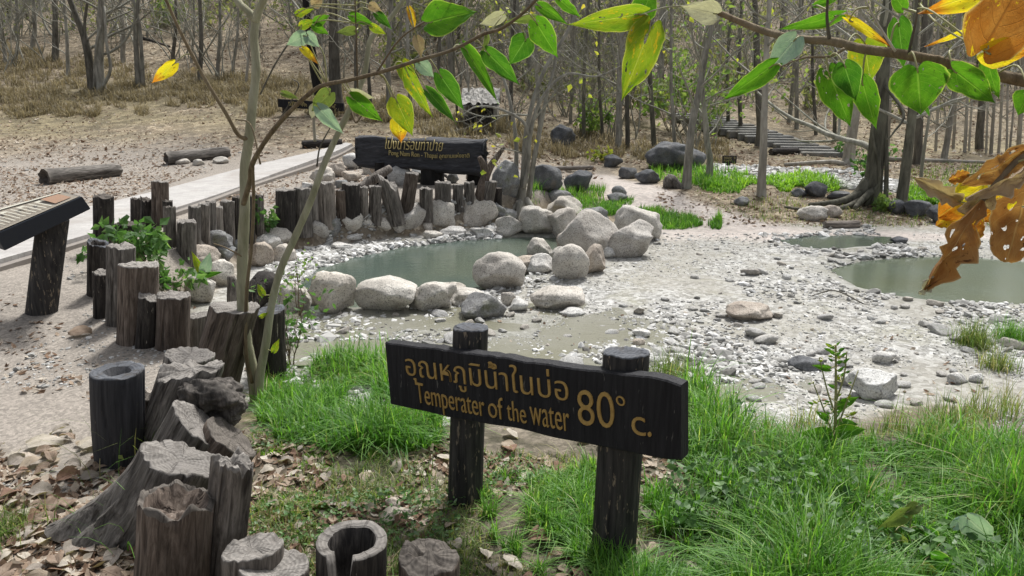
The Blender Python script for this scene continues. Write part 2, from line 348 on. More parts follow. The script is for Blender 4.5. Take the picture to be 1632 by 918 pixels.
def ground_mat():
    g = NG('ground'); v = g.coord('Object')
    s1 = g.n('ShaderNodeSeparateColor'); g.t.links.new(g.attr('z1').outputs['Color'], s1.inputs[0]); s2 = g.n('ShaderNodeSeparateColor'); g.t.links.new(g.attr('z2').outputs['Color'], s2.inputs[0])
    cre, gra, dirt = s1.outputs; dry, soil, wet = s2.outputs
    big = g.noise(v, 1.3, 4, .6); mid = g.noise(v, 7, 4, .65); fin = g.noise(v, 60, 3, .7); c70 = g.vor(v, 70, 'F1', 'Color'); c25 = g.vor(v, 26, 'F1', 'Color'); c9 = g.vor(v, 11, 'F1', 'Color')
    bw = lambda c: (lambda n: (g.t.links.new(c, n.inputs[0]), n.outputs[0])[1])(g.n('ShaderNodeRGBToBW'))
    b70, b25, b9 = bw(c70), bw(c25), bw(c9)
    far = g.math('MULTIPLY', g.ramp(bw(g.vor(v, 4.5, 'F1', 'Color')), [(.3, .65), (.7, 1.2)]), g.ramp(g.noise(v, .7, 5, .7), [(.3, .7), (.7, 1.2)]))
    litter = g.mix(g.ramp(b9, [(.3, 0.), (.7, 1.)]), g.ramp(mid, [(.3, (.10, .082, .06)), (.7, (.22, .19, .145))]), g.ramp(b25, [(.3, (.14, .11, .08)), (.6, (.25, .215, .17)), (.8, (.38, .345, .295))]))
    litter = g.mix(1., g.mix(.8, litter, far, 'MULTIPLY'), (1.1, 1.04, .92), 'MULTIPLY')
    c_dirt = g.mix(g.ramp(big, [(.35, 0.), (.65, 1.)]), (.31, .276, .238), (.26, .232, .2)); c_dirt = g.mix(.6, c_dirt, g.ramp(b70, [(.25, .6), (.75, 1.2)]), 'MULTIPLY'); c_dirt = g.mix(.5, c_dirt, g.ramp(fin, [(.3, .65), (.7, 1.15)]), 'MULTIPLY')
    c_grav = g.mix(g.ramp(mid, [(.3, 0.), (.7, 1.)]), (.46, .405, .365), (.40, .365, .335)); c_grav = g.mix(.55, c_grav, g.ramp(b25, [(.25, .7), (.75, 1.2)]), 'MULTIPLY')
    c_creek = g.ramp(b25, [(.2, (.22, .215, .20)), (.5, (.35, .345, .325)), (.8, (.50, .495, .475))]); c_creek = g.mix(.6, c_creek, g.ramp(b70, [(.25, .7), (.75, 1.15)]), 'MULTIPLY')
    c_creek = g.mix(g.ramp(g.noise(v, 2.3, 4, .65), [(.5, 0.), (.68, .55)]), c_creek, (.25, .24, .165)); c_creek = g.mix(g.ramp(g.noise(v, .9, 4, .65), [(.42, .6), (.6, 0.)]), c_creek, (.27, .255, .215)); c_creek = g.mix(g.ramp(g.noise(v, 16, 4, .7), [(.56, 0.), (.66, .6)]), c_creek, (.12, .115, .10))
    c_dry = g.mix(mid, (.15, .125, .065), (.26, .22, .13)); c_dry = g.mix(.8, g.mix(.5, c_dry, g.ramp(b25, [(.25, .6), (.75, 1.2)]), 'MULTIPLY'), far, 'MULTIPLY')
    c_soil = g.mix(g.ramp(mid, [(.35, 0.), (.65, 1.)]), (.055, .05, .03), (.20, .17, .13)); c_soil = g.mix(.6, c_soil, g.ramp(b70, [(.25, .55), (.75, 1.2)]), 'MULTIPLY')
    col = litter
    for f, c in ((dry, c_dry), (dirt, c_dirt), (soil, c_soil), (cre, c_creek), (gra, c_grav)): col = g.mix(f, col, c)
    col = g.mix(g.math('MULTIPLY', wet, .6), col, g.mix(g.ramp(mid, [(.35, 0.), (.65, 1.)]), (.095, .095, .06), (.22, .22, .185)))
    rough = g.math('SUBTRACT', .92, g.math('MULTIPLY', wet, g.math('MULTIPLY_ADD', mid, .5, .25)))
    h = g.math('ADD', g.math('MULTIPLY', b25, .5), g.math('ADD', g.math('MULTIPLY', b70, .3), g.math('ADD', mid, g.math('MULTIPLY', fin, .3))))
    return g.pbsdf(col, rough, g.bump(h, .55, .025), .3)
M['ground'] = ground_mat()
tag(link('ground', mesh('ground', np.stack([X, Y, Z], -1), GF, [M['ground']], attr={'z1': A1, 'z2': A2})), kind='structure')

# ------------------------------------------------------------------ pools
def water_mat(name, c0, c1, rough=.1, ripple=.12):
    g = NG(name); v = g.coord('Object', (1, 2.2, 1)); n1 = g.noise(v, 9, 3, .6, .3); n2 = g.noise(v, 34, 2, .6)
    col = g.mix(g.ramp(g.noise(g.coord('Object'), .9, 3, .6), [(.35, 0.), (.65, 1.)]), c0, c1)
    return g.pbsdf(col, rough, g.bump(g.math('ADD', n1, g.math('MULTIPLY', n2, .5)), ripple, .012), .5)
M['water'] = water_mat('pool_water', (.07, .095, .08), (.10, .12, .09), .06)
M['water_r'] = water_mat('clear_pool_water', (.115, .14, .105), (.10, .115, .07), .08)
M['film'] = water_mat('shallow_water', (.17, .165, .115), (.23, .225, .19), .09, .35)
def sheet(name, P, z, m, grow=.12, cell=.12):
    P = np.array(P); c = P.mean(0); lo, hi = P.min(0) - .6, P.max(0) + .6
    xs, ys = np.arange(lo[0], hi[0], cell), np.arange(lo[1], hi[1], cell); A, B = np.meshgrid(xs, ys)
    keep = polyd([tuple(p) for p in P], A, B) > -grow; n = len(xs); idn = np.arange(A.size).reshape(A.shape)
    q = keep[:-1, :-1] & keep[1:, 1:] & keep[1:, :-1] & keep[:-1, 1:]
    F = np.stack([idn[:-1, :-1][q], idn[:-1, 1:][q], idn[1:, 1:][q], idn[1:, :-1][q]], -1)
    used = np.unique(F); re = np.zeros(A.size, int); re[used] = np.arange(len(used))
    V = np.stack([A.ravel(), B.ravel(), np.full(A.size, z)], -1)[used]
    return tag(link(name, mesh(name, V, re[F], [m])), kind='structure')
sheet('hot_pool_water', POOL, Z_WATER, M['water'])
sheet('clear_pool_water', POOL_R, -.142, M['water_r'])
sheet('small_pool_water', POOL_S, -.128, M['water'])
WET_B = zpoly([(960, 545), (1060, 535), (1180, 560), (1270, 600), (1300, 650), (1180, 650), (1060, 610)])
sheet('shallow_stream_water', WET_B, -.1235, M['film'], .1)
sheet('shallow_stream_water', WET, -.1175, M['film'], .3)

# ------------------------------------------------------------------ paved path with its kerb
def m_concrete():
    g = NG('concrete_pavers'); v = g.coord('Object'); br = g.n('ShaderNodeTexBrick'); g.t.links.new(g.coord('Object', (1, 1, 1)), br.inputs[0])
    for k, q in (('Color1', (.45, .435, .415, 1)), ('Color2', (.38, .365, .35, 1)), ('Mortar', (.36, .34, .32, 1)), ('Scale', 4.), ('Mortar Size', .012)): br.inputs[k].default_value = q
    col = g.mix(.6, br.outputs[0], g.ramp(g.noise(v, 5, 5, .7), [(.3, .75), (.7, 1.1)]), 'MULTIPLY'); col = g.mix(.4, col, g.ramp(g.noise(v, 80, 2, .6), [(.3, .7), (.7, 1.1)]), 'MULTIPLY')
    col = g.mix(g.ramp(g.noise(v, 1.1, 5, .7, .6), [(.48, 0.), (.66, .5)]), col, (.27, .24, .21))
    return g.pbsdf(col, .9, g.bump(g.math('ADD', br.outputs[1], g.noise(v, 60, 3, .6)), .3, .006), .25)
M['concrete'] = m_concrete()
M['kerb'] = m_plain('kerb_concrete', (.27, .245, .22), .9, (.18, .16, .14), 14)
pnear = np.array([ground(a, b)[:2] for a, b in ((-260, 520), (0, 428), (150, 383), (330, 322), (430, 287), (540, 247), (562, 236))])
pfar = np.array([ground(a, b)[:2] for a, b in ((-330, 420), (0, 366), (145, 336), (275, 304), (380, 276), (520, 240), (552, 231))])
pnear, pfar = smooth_path(pnear, 8), smooth_path(pfar, 8)
def strip(name, A, B, top, m):
    n = len(A); zt = np.maximum(zf(A[:, 0], A[:, 1]), zf(B[:, 0], B[:, 1])) + top
    k = np.ones(9) / 9; zt = np.convolve(np.pad(zt, 4, 'edge'), k, 'valid')
    V = np.concatenate([np.c_[A, zt - .3], np.c_[A, zt], np.c_[B, zt], np.c_[B, zt - .3]])
    F = [(r * n + i, r * n + i + 1, (r + 1) * n + i + 1, (r + 1) * n + i) for r in range(3) for i in range(n - 1)] + [(0, n, 2 * n, 3 * n), (n - 1, 4 * n - 1, 3 * n - 1, 2 * n - 1)]
    return tag(link(name, mesh(name, V, F, [m], smooth=False)), kind='structure')
strip('paved_path', pfar, pnear, .05, M['concrete'])
strip('path_kerb', pnear + (pnear - pfar) / np.linalg.norm(pnear - pfar, axis=1)[:, None] * .005, pnear + (pnear - pfar) / np.linalg.norm(pnear - pfar, axis=1)[:, None] * .13, .035, M['kerb'])
# ------------------------------------------------------------------ stumps of the log fence
def stump_mesh(h, r, seed, tilt=(0, 0), hollow=0., hr=.6, flare=.12, jag=.02, ribs=.07, squash=1., notch=None, root=None, rough=.02, dome=0., taper=0.):
    k, nz = 84, 20; rs = random.Random(seed); a = np.linspace(0, 2 * math.pi, k, endpoint=False); ca, sa = np.cos(a), np.sin(a)
    cracks = [(rs.uniform(0, 6.28), rs.uniform(.035, .06), rs.uniform(.08, .2)) for _ in range(rs.randint(3, 6))]
    def angd(t0): return (a - t0 + math.pi) % (2 * math.pi) - math.pi
    V, F, mi = [], [], []
    zo = (tilt[0] * ca + tilt[1] * sa) * r + jag * .7 * noise(ca * 1.6 + seed, sa * 1.6, 0, 41) + jag * .28 * noise(ca * 7 + seed, sa * 7, 0, 42)
    if notch: zo = zo - notch[1] * sm((notch[2] - np.abs(angd(notch[0]))) / .22)
    for i in range(nz):
        t = i / (nz - 1); z = -.1 + t * (h + .1)
        rr = r * (1 + flare * (1 - t) ** 3 - taper * t + ribs * .7 * noise(ca * 1.6 + seed, sa * 1.6, z * 1.5, 43) + ribs * .5 * (1 - .5 * t) * noise(ca * 4 + seed, sa * 4, z * 1.2, 44) + ribs * .16 * noise(ca * 11 + seed, sa * 11, z * 3, 45))
        if root: rr = rr + root[1] * np.maximum(0, np.cos(a - root[0])) ** root[2] * (1 - t) ** 1.7
        for c0, cw, cd in cracks: rr = rr * (1 - cd * np.exp(-(angd(c0 + .25 * noise(z * 3, seed, c0, 46)) / cw) ** 2) * (1 - .6 * t) * sm(.6 + noise(z * 4, c0 * 7, seed, 48)))
        V.append(np.stack([rr * ca, rr * sa * squash, -.1 + t * (h + .1 + zo)], -1))
        if i == nz - 1: rt = rr
    for i in range(nz - 1):
        for j in range(k): F.append((i * k + j, i * k + (j + 1) % k, (i + 1) * k + (j + 1) % k, (i + 1) * k + j)); mi.append(0)
    fr = [.97, .84, .68, .52, .36, .2, .06]
    for f in fr:
        zz = h + zo * (f if not notch else f ** .3) + .006 * (f > .9) - hollow * sm((hr - f) / .16) + rough * .6 * noise(ca * f * 3 + seed, sa * f * 3, 1, 47) * (1 - f * .6) + dome * (1 - f * f)
        V.append(np.stack([rt * f * ca, rt * f * sa * squash, zz], -1))
    b = (nz - 1) * k
    for q in range(len(fr)):
        for j in range(k): F.append((b + q * k + j, b + q * k + (j + 1) % k, b + (q + 1) * k + (j + 1) % k, b + (q + 1) * k + j)); mi.append(1 if not (hollow and fr[q] < hr) else 0)
    c = len(fr) * k + b; F.append(tuple(c + j for j in range(k))); mi.append(1 if not hollow else 0)
    return np.concatenate(V), F, mi
def stump(label, bx, by, tx, ty, w, mat='wood', end='end', group=None, dy=0., seed=None, **kw):
    B = ground(bx, by); T = atY(tx, ty, B[1] + dy); ax = Vector(T - B); h = ax.length; r = w / 2 * fdepth(T) / FPX
    seed = seed if seed is not None else int(bx * 7 + by)
    V, F, mi = stump_mesh(h, r, seed, **kw)
    o = link('wooden_stump', mesh('wooden_stump', V, F, [M[mat], M[end]], mi)); o.location = B
    o.rotation_mode = 'QUATERNION'; o.rotation_quaternion = Vector((0, 0, 1)).rotation_difference(ax)
    return tag(o, label, 'stump', group)
G1 = 'cut log stumps lining the terrace'
for row in [
    ('pale round cut stump with radial cracks at the bottom edge beside the hollow notched stump', 440, 1010, 437, 906, 108, 'wood', 'end', dict(tilt=(.0, -.1), seed=3)),
    ('grey cracked stump behind the pale round one at the bottom of the row', 402, 990, 402, 874, 96, 'wood', 'end', dict(tilt=(.25, -.1), jag=.02)),
    ('C-shaped hollow dark stump with a notch cut open on one side', 560, 990, 561, 862, 112, 'wood_dark', 'end', dict(hollow=.16, hr=.62, notch=(-1.75, .15, .42), jag=.006, ribs=.04)),
    ('low dark rotting stump at the bottom edge next to the notched hollow stump', 683, 990, 683, 886, 96, 'wood_red', 'end_dark', dict(rough=.05, jag=.03, tilt=(-.1, .1))),
    ('thick brown stump with a rotted hollow crumbly top', 272, 955, 281, 800, 112, 'wood_red', 'end_dark', dict(hollow=.035, hr=.84, jag=.03, rough=.11, ribs=.06)),
    ('tall narrow plank-like grey stump with a ragged broken top', 352, 935, 371, 735, 66, 'wood', 'end', dict(jag=.055, ribs=.16, squash=.7, rough=.05, flare=.25)),
    ('massive grey stump whose root flare spreads out towards the leafy path', 244, 845, 290, 732, 126, 'wood', 'end', dict(root=(math.pi + .25, .14, 2.6), tilt=(.05, -.25), jag=.035, ribs=.17, flare=.35)),
    ('leaning grey stump with a slanted flat top under the gnarled burl', 268, 772, 318, 676, 98, 'wood', 'end', dict(tilt=(-.3, -.25), jag=.02, ribs=.1)),
    ('leaning reddish brown stump with an oval sloping cut top', 318, 775, 368, 698, 92, 'wood_red', 'end_dark', dict(tilt=(-.15, -.2), ribs=.09)),
    ('charred black hollow stump standing alone at the path edge', 190, 735, 187, 592, 80, 'wood_black', 'end_char', dict(hollow=.04, hr=.5, ribs=.03, jag=.006, flare=-.22, tilt=(.08, 0))),
    ('short crumbling stump tucked behind the charred black one', 236, 700, 236, 633, 44, 'wood_red', 'end_dark', dict(rough=.04, jag=.03)),
    ('ragged leaning grey stump with a deeply split top above the burl', 262, 706, 305, 590, 90, 'wood', 'end', dict(jag=.07, ribs=.17, tilt=(.35, 0), rough=.04)),
    ('flat topped grey stump wedged behind the ragged split stump', 286, 650, 303, 566, 74, 'wood', 'end', dict(jag=.02, ribs=.1, tilt=(.2, 0))),
    ('reddish brown fluted stump leaning against the sapling trunk', 338, 612, 374, 491, 74, 'wood_red', 'end', dict(ribs=.16, jag=.03, tilt=(.25, 0))),
    ('dark stump directly behind the pale sapling trunk', 428, 602, 426, 497, 54, 'wood_dark', 'end_char', dict(jag=.015, tilt=(.2, 0))),
    ('short slant topped stump between the tall round ones and the fluted one', 312, 560, 314, 503, 45, 'wood', 'end', dict(tilt=(.3, 0))),
    ('smooth round brown stump with a flat pale top', 275, 557, 277, 470, 50, 'wood_red', 'end', dict(ribs=.04)),
    ('dark ribbed stump leaning on the smooth round brown one', 234, 550, 238, 474, 32, 'wood_dark', 'end', dict(ribs=.12, tilt=(-.4, 0))),
    ('broad grey brown stump with a tilted weathered top', 220, 540, 221, 424, 60, 'wood_red', 'end', dict(tilt=(.12, -.08), ribs=.04)),
    ('grey split stump with vertical cracks behind the broad one', 193, 513, 193, 393, 42, 'wood', 'end', dict(ribs=.09)),
    ('short dark stump at the foot of the tall grey split stump', 163, 503, 161, 435, 26, 'wood_dark', 'end', dict()),
    ('dark hollow topped stump below the leafy shrub', 156, 468, 156, 388, 31, 'wood_dark', 'end_char', dict(hollow=.05, hr=.6, tilt=(-.2, 0))),
    ('black capped round post stump behind the sloping information board', 166, 400, 165, 314, 30, 'wood_dark', 'end_dark', dict(ribs=.05)),
    ('dark stump peeping out of the leafy shrub', 200, 420, 201, 357, 32, 'wood_dark', 'end_dark', dict()),
    ('small dark broken stump beside the tallest pale post', 216, 365, 216, 318, 15, 'wood_dark', 'end_dark', dict(jag=.03)),
    ('small forked dark stump beside the tallest pale post', 233, 360, 233, 318, 18, 'wood_dark', 'end_dark', dict(jag=.05, ribs=.15)),
    ('tallest pale brown post stump of the row above the shrub', 256, 360, 255, 290, 26, 'wood_red', 'end', dict(ribs=.04)),
    ('thin stump leaning at the side of the tallest pale post', 269, 378, 267, 321, 15, 'wood_dark', 'end_dark', dict()),
    ('dark stump topped just over the shrub leaves', 272, 392, 270, 331, 19, 'wood', 'end_dark', dict()),
    ('square shouldered fluted stump at the edge of the shrub', 297, 408, 297, 353, 29, 'wood', 'end', dict(ribs=.1)),
    ('pale narrow stump beside the square shouldered one', 310, 388, 310, 330, 19, 'wood', 'end', dict()),
    ('grey stump with a wood splinter leaning against it', 326, 383, 325, 326, 17, 'wood', 'end', dict()),
    ('slim fluted stump behind the pale narrow ones', 337, 378, 336, 322, 16, 'wood', 'end', dict(ribs=.1)),
    ('pale short barkless stump above the grey rocks', 349, 380, 348, 330, 14, 'wood_pale', 'end', dict()),
    ('grey upright stump left of the pale sapling', 363, 378, 362, 321, 22, 'wood', 'end', dict()),
    ('dark slim stump against the pale sapling', 378, 376, 377, 314, 14, 'wood_dark', 'end_dark', dict()),
    ('dark post stump half hidden behind the sapling', 395, 372, 394, 312, 20, 'wood_dark', 'end_dark', dict()),
    ('ivy hung stump beside the sapling', 413, 370, 412, 312, 16, 'wood', 'end_dark', dict()),
]: stump(*row[:8], group=G1, **row[8])
G2 = 'log stumps behind the hot pool'
for row in [
    ('broad black and grey stump behind the leaning sapling stem', 455, 365, 455, 303, 31, 'wood_dark', 'end', dict(ribs=.06)),
    ('weathered stump behind the leaning stem next to the broad black one', 484, 362, 482, 300, 27, 'wood', 'end', dict()),
    ('pale fluted stump with split sides behind the leaning stem', 501, 354, 500, 296, 13, 'wood_pale', 'end', dict(ribs=.14)),
    ('broad fluted pale stump with deep vertical splits', 522, 350, 520, 291, 27, 'wood_pale', 'end', dict(ribs=.15)),
    ('short reddish stump between the fluted pale one and the black one', 544, 346, 543, 304, 17, 'wood_red', 'end', dict()),
    ('black faced stump with a pale flat top', 560, 344, 559, 293, 28, 'wood_dark', 'end', dict()),
    ('slim pale split stump next to the black faced one', 580, 344, 580, 299, 13, 'wood_pale', 'end', dict()),
    ('round grey stump with a white cut top', 598, 345, 598, 297, 20, 'wood', 'end', dict(ribs=.04)),
    ('arched grey driftwood-like stump bent over to one side', 630, 346, 618, 290, 28, 'wood', 'end', dict(ribs=.16, jag=.08, tilt=(-.8, 0))),
    ('tall brown leaning stump below the charred log sign', 648, 332, 657, 276, 22, 'wood_red', 'end', dict(ribs=.05)),
    ('short pale stump to one side of the tall brown leaning one', 679, 340, 679, 301, 21, 'wood', 'end', dict()),
    ('round pale brown stump under the middle of the log sign', 706, 327, 706, 291, 26, 'wood', 'end', dict(ribs=.05)),
    ('small round stump with a white top under the log sign', 730, 325, 730, 295, 16, 'wood', 'end', dict()),
    ('blunt grey stump under the end of the log sign', 748, 318, 748, 291, 17, 'wood', 'end', dict()),
    ('grey stump leaning outward beside the flared tree base', 774, 327, 781, 289, 23, 'wood', 'end', dict()),
    ('small dark capped stump next to the flared tree base', 793, 325, 794, 300, 13, 'wood_dark', 'end_dark', dict()),
]: stump(*row[:8], group=G2, **row[8])

M['burl'] = m_wood('burl_wood', (.02, .018, .016), (.10, .09, .08), (.30, .27, .24), 12, .1)
# gnarled burl lying on the leaning stumps
def burl(label, cx, cy, w, h, Y):
    P = atY(cx, cy, Y); s = fdepth(P) / FPX; bm = bmesh.new(); bmesh.ops.create_icosphere(bm, subdivisions=5, radius=1)
    V = np.array([v.co for v in bm.verts]); F = [tuple(v.index for v in f.verts) for f in bm.faces]; bm.free()
    n = fbm(V[:, 0] * 1.6, V[:, 1] * 1.6, V[:, 2] * 1.6, 51, 4); rg = np.abs(noise(V[:, 0] * 2.2 + 3 * V[:, 2], V[:, 1] * 5, V[:, 2] * 7, 52))
    hole = np.exp(-((V[:, 0] - .35) ** 2 + (V[:, 2] + .1) ** 2) / .12) * (V[:, 1] < 0)
    V = V * (1 + .32 * n - .22 * rg - .45 * hole)[:, None] * np.array([w * s / 2, w * s / 2 * .8, h * s / 2])
    o = link('gnarled_burl', mesh('gnarled_burl', V, F, [M['burl']])); o.location = P; return tag(o, label, 'driftwood')
burl('gnarled black twisted burl resting on top of the leaning stumps', 342, 642, 108, 80, 3.12)

# ------------------------------------------------------------------ rocks
_ico = {}
def ico(n):
    if n not in _ico:
        bm = bmesh.new(); bmesh.ops.create_icosphere(bm, subdivisions=n, radius=1); _ico[n] = (np.array([v.co for v in bm.verts]), np.array([[v.index for v in f.verts] for f in bm.faces])); bm.free()
    return _ico[n]
def rock_shape(seed, n=4, facets=9, rough=.15, cut=.55):
    rg = np.random.default_rng(seed); V, F = ico(n); V = V.copy()
    for _ in range(facets):
        d = rg.normal(size=3); d /= np.linalg.norm(d); c = rg.uniform(cut, .88); k = V @ d
        V = V - np.maximum(0, k - c)[:, None] * d * .93
    of = rg.uniform(0, 50)
    V = V * (1 + rough * fbm(V[:, 0] * 1.5 + of, V[:, 1] * 1.5, V[:, 2] * 1.5, 61, 3) + rough * .25 * fbm(V[:, 0] * 6 + of, V[:, 1] * 6, V[:, 2] * 6, 64, 2))[:, None]
    V = V - (V.max(0) + V.min(0)) / 2; return V / V.max(0), F
def rock(label, cx, yb, w, h, mat='granite', group=None, deep=.8, name='rock', cat='rock', seed=None, tilt=0., **kw):
    G = ground(cx, yb)
    if G[2] < -.14: G = atZ(cx, yb, -.16)
    s = fdepth(G) / FPX; rx = w * s / 2 * 1.1; ry = rx * deep; rz = h * s / 2 * 1.2
    seed = seed if seed is not None else int(cx * 13 + yb * 7)
    V, F = rock_shape(seed, 4 if w > 34 else 3, **kw); V = V * [rx, ry, rz]
    ct, st = math.cos(tilt), math.sin(tilt); V = np.stack([V[:, 0] * ct + V[:, 2] * st, V[:, 1], -V[:, 0] * st + V[:, 2] * ct], -1)
    o = link(name, mesh(name, V, F, [M[mat]])); y = G[1] + ry * .75
    o.location = (G[0] * y / G[1], y, G[2] + rz * .80 - .01); return tag(o, label, cat, group)
RG = 'granite rocks ringing the hot pool'
for r in [
    ('big upright granite rock with a bulge on its flank at the front pool rim', 532, 503, 70, 64, dict(facets=7, rough=.2, seed=12)),
    ('wide dome shaped granite boulder at the front rim of the pool', 617, 501, 94, 50, dict(facets=6, rough=.1, seed=5)),
    ('lumpy pale rock right beside the wide dome boulder', 694, 498, 64, 44, dict(rough=.2)),
    ('big round granite boulder perched on flat stones at the front rim', 796, 464, 80, 56, dict(facets=5, rough=.1, seed=21)),
    ('flat pinkish slab under the perched round boulder', 742, 486, 58, 24, dict()),
    ('wedge shaped grey rock lying below the perched boulder', 770, 509, 70, 36, dict(facets=9, cut=.5, mat='greyrock')),
    ('long flat pale boulder with a dark underside on the creek gravel', 887, 495, 82, 32, dict(facets=5)),
    ('small flat white stone past the long flat boulder', 912, 504, 38, 11, dict(mat='slate')),
    ('round buff rock standing in the water at the inner rim', 861, 409, 40, 28, dict(facets=6, rough=.13)),
    ('creamy white rock stacked under the round buff one', 862, 436, 42, 29, dict(facets=6, mat='slate', rough=.1)),
    ('mossy brown rock between the creamy rock and the perched boulder', 835, 438, 34, 28, dict(mat='brownrock')),
    ('small upright pinkish rock leaning on the largest boulder', 902, 404, 30, 31, dict(mat='brownrock', facets=6, rough=.13)),
    ('small grey rock wedged in the middle of the rock pile', 889, 418, 26, 24, dict()),
    ('tall rounded granite rock at the front of the pile beside the pool', 909, 448, 56, 54, dict(facets=7, rough=.1)),
    ('yellowish triangular rock next to the tall rounded one', 943, 437, 42, 44, dict(mat='brownrock', facets=6)),
    ('largest granite boulder of the pool rim with a slanting top', 936, 411, 86, 68, dict(facets=6, rough=.1, tilt=.28, deep=.9, seed=33)),
    ('block shaped buff rock just behind the largest boulder', 897, 378, 46, 44, dict(facets=7)),
    ('broad buff boulder at the back corner of the pool', 856, 376, 54, 42, dict(facets=5)),
    ('grey split rock next to the broad buff boulder', 812, 376, 44, 30, dict(facets=8)),
    ('flat topped grey rock behind the split one', 805, 356, 36, 22, dict(mat='greyrock')),
    ('wide scooped granite boulder with a smooth hollow on the gravel side', 1003, 411, 72, 54, dict(facets=8, cut=.5, seed=44)),
    ('sloping granite slab leaning behind the scooped boulder', 1016, 386, 72, 48, dict(facets=5, tilt=.3)),
    ('half hidden grey boulder above the largest one', 946, 358, 46, 26, dict(mat='greyrock')),
    ('two tone granite rock resting under a smaller cap rock', 899, 345, 58, 30, dict()),
    ('rounded cap rock crowning the back pile by the tree', 893, 331, 42, 26, dict(mat='greyrock')),
    ('broad granite boulder at the back of the pool before the brown leaning stump', 653, 371, 60, 42, dict(facets=7, rough=.13)),
    ('squarish granite boulder at the back of the pool', 703, 365, 44, 44, dict(facets=6)),
    ('large faceted granite boulder at the back of the pool', 757, 361, 70, 48, dict(facets=9, cut=.5)),
    ('grey rock tucked behind the large faceted boulder', 790, 352, 32, 28, dict(mat='greyrock')),
    ('pointed pale rock leaning on the posts at the back of the pool', 554, 370, 48, 38, dict(facets=8, cut=.5, seed=8)),
    ('small pale block in a line of three at the back of the pool', 586, 364, 28, 22, dict()),
    ('small rounded pale rock at the end of the line of three', 610, 368, 26, 21, dict()),
    ('rounded square rock at the corner of the bank', 506, 380, 36, 28, dict()),
    ('slanted grey rock next to the rounded square one', 527, 377, 32, 32, dict(mat='greyrock')),
    ('flat topped pale rock with a shaded underside beside the leaning stem', 438, 393, 54, 28, dict(facets=7)),
    ('pale angular rock beneath the flat topped one', 422, 404, 50, 28, dict(mat='slate')),
    ('reddish brown rock between the two sapling stems', 415, 426, 40, 38, dict(mat='brownrock')),
    ('smooth pale rock at the water edge by the leaning stem', 452, 419, 42, 28, dict()),
    ('grey triangular rock at the foot of the slim stumps', 347, 400, 42, 32, dict(mat='greyrock', facets=8)),
    ('grey block beside the triangular rock', 356, 413, 36, 22, dict(mat='greyrock')),
    ('small grey rock behind the pale sapling', 376, 398, 20, 16, dict(mat='greyrock')),
    ('broad buff rock below the fluted stump', 319, 430, 62, 36, dict(mat='brownrock')),
    ('pale rock with a dark hollow beneath it beside the seedling', 350, 457, 48, 40, dict()),
    ('big rounded rock behind the short slant topped stump', 324, 484, 46, 44, dict()),
    ('pink and white rock hidden by the dark stump and leaning stem', 467, 498, 56, 44, dict(facets=6)),
    ('little brown rock leaning on the big upright rock', 500, 488, 22, 24, dict(mat='brownrock')),
    ('low pale rock filling the gap at the back rim below the black faced stump', 632, 372, 24, 18, dict()),
    ('small pale rock at the back rim between the brown boulder and the squarish one', 681, 370, 18, 16, dict()),
    ('flat pale rock at the water edge under the large faceted boulder', 722, 376, 40, 14, dict(mat='slate')),
    ('flat whitish rock at the water edge under the grey split rock', 772, 377, 44, 14, dict(mat='slate')),
    ('small rock at the water edge below the squarish boulder', 690, 380, 30, 12, dict()),
    ('thin pale stone on the pebble shore by the pointed rock', 560, 383, 34, 10, dict(mat='slate')),
    ('flat pale stone on the pebble shore below the rounded square rock', 545, 400, 36, 11, dict(mat='slate')),
    ('small pale stone under the perched round boulder', 810, 487, 22, 22, dict()),
    ('pale stone among the flat ones before the long flat boulder', 826, 497, 30, 20, dict(mat='slate')),
    ('pale rounded rock joining the wide dome boulder and the lumpy rock', 662, 494, 22, 20, dict()),
    ('pale flat rock at the front rim beside the lumpy rock', 720, 470, 44, 18, dict()),
    ('pale low rock beneath the scooped boulder at its gravel side', 968, 412, 30, 18, dict(mat='slate')),
]:
    kw = dict(r[5]); rock(r[0], *r[1:5], kw.pop('mat', 'granite'), RG, **kw)
G3 = 'boulders along the gravel track'
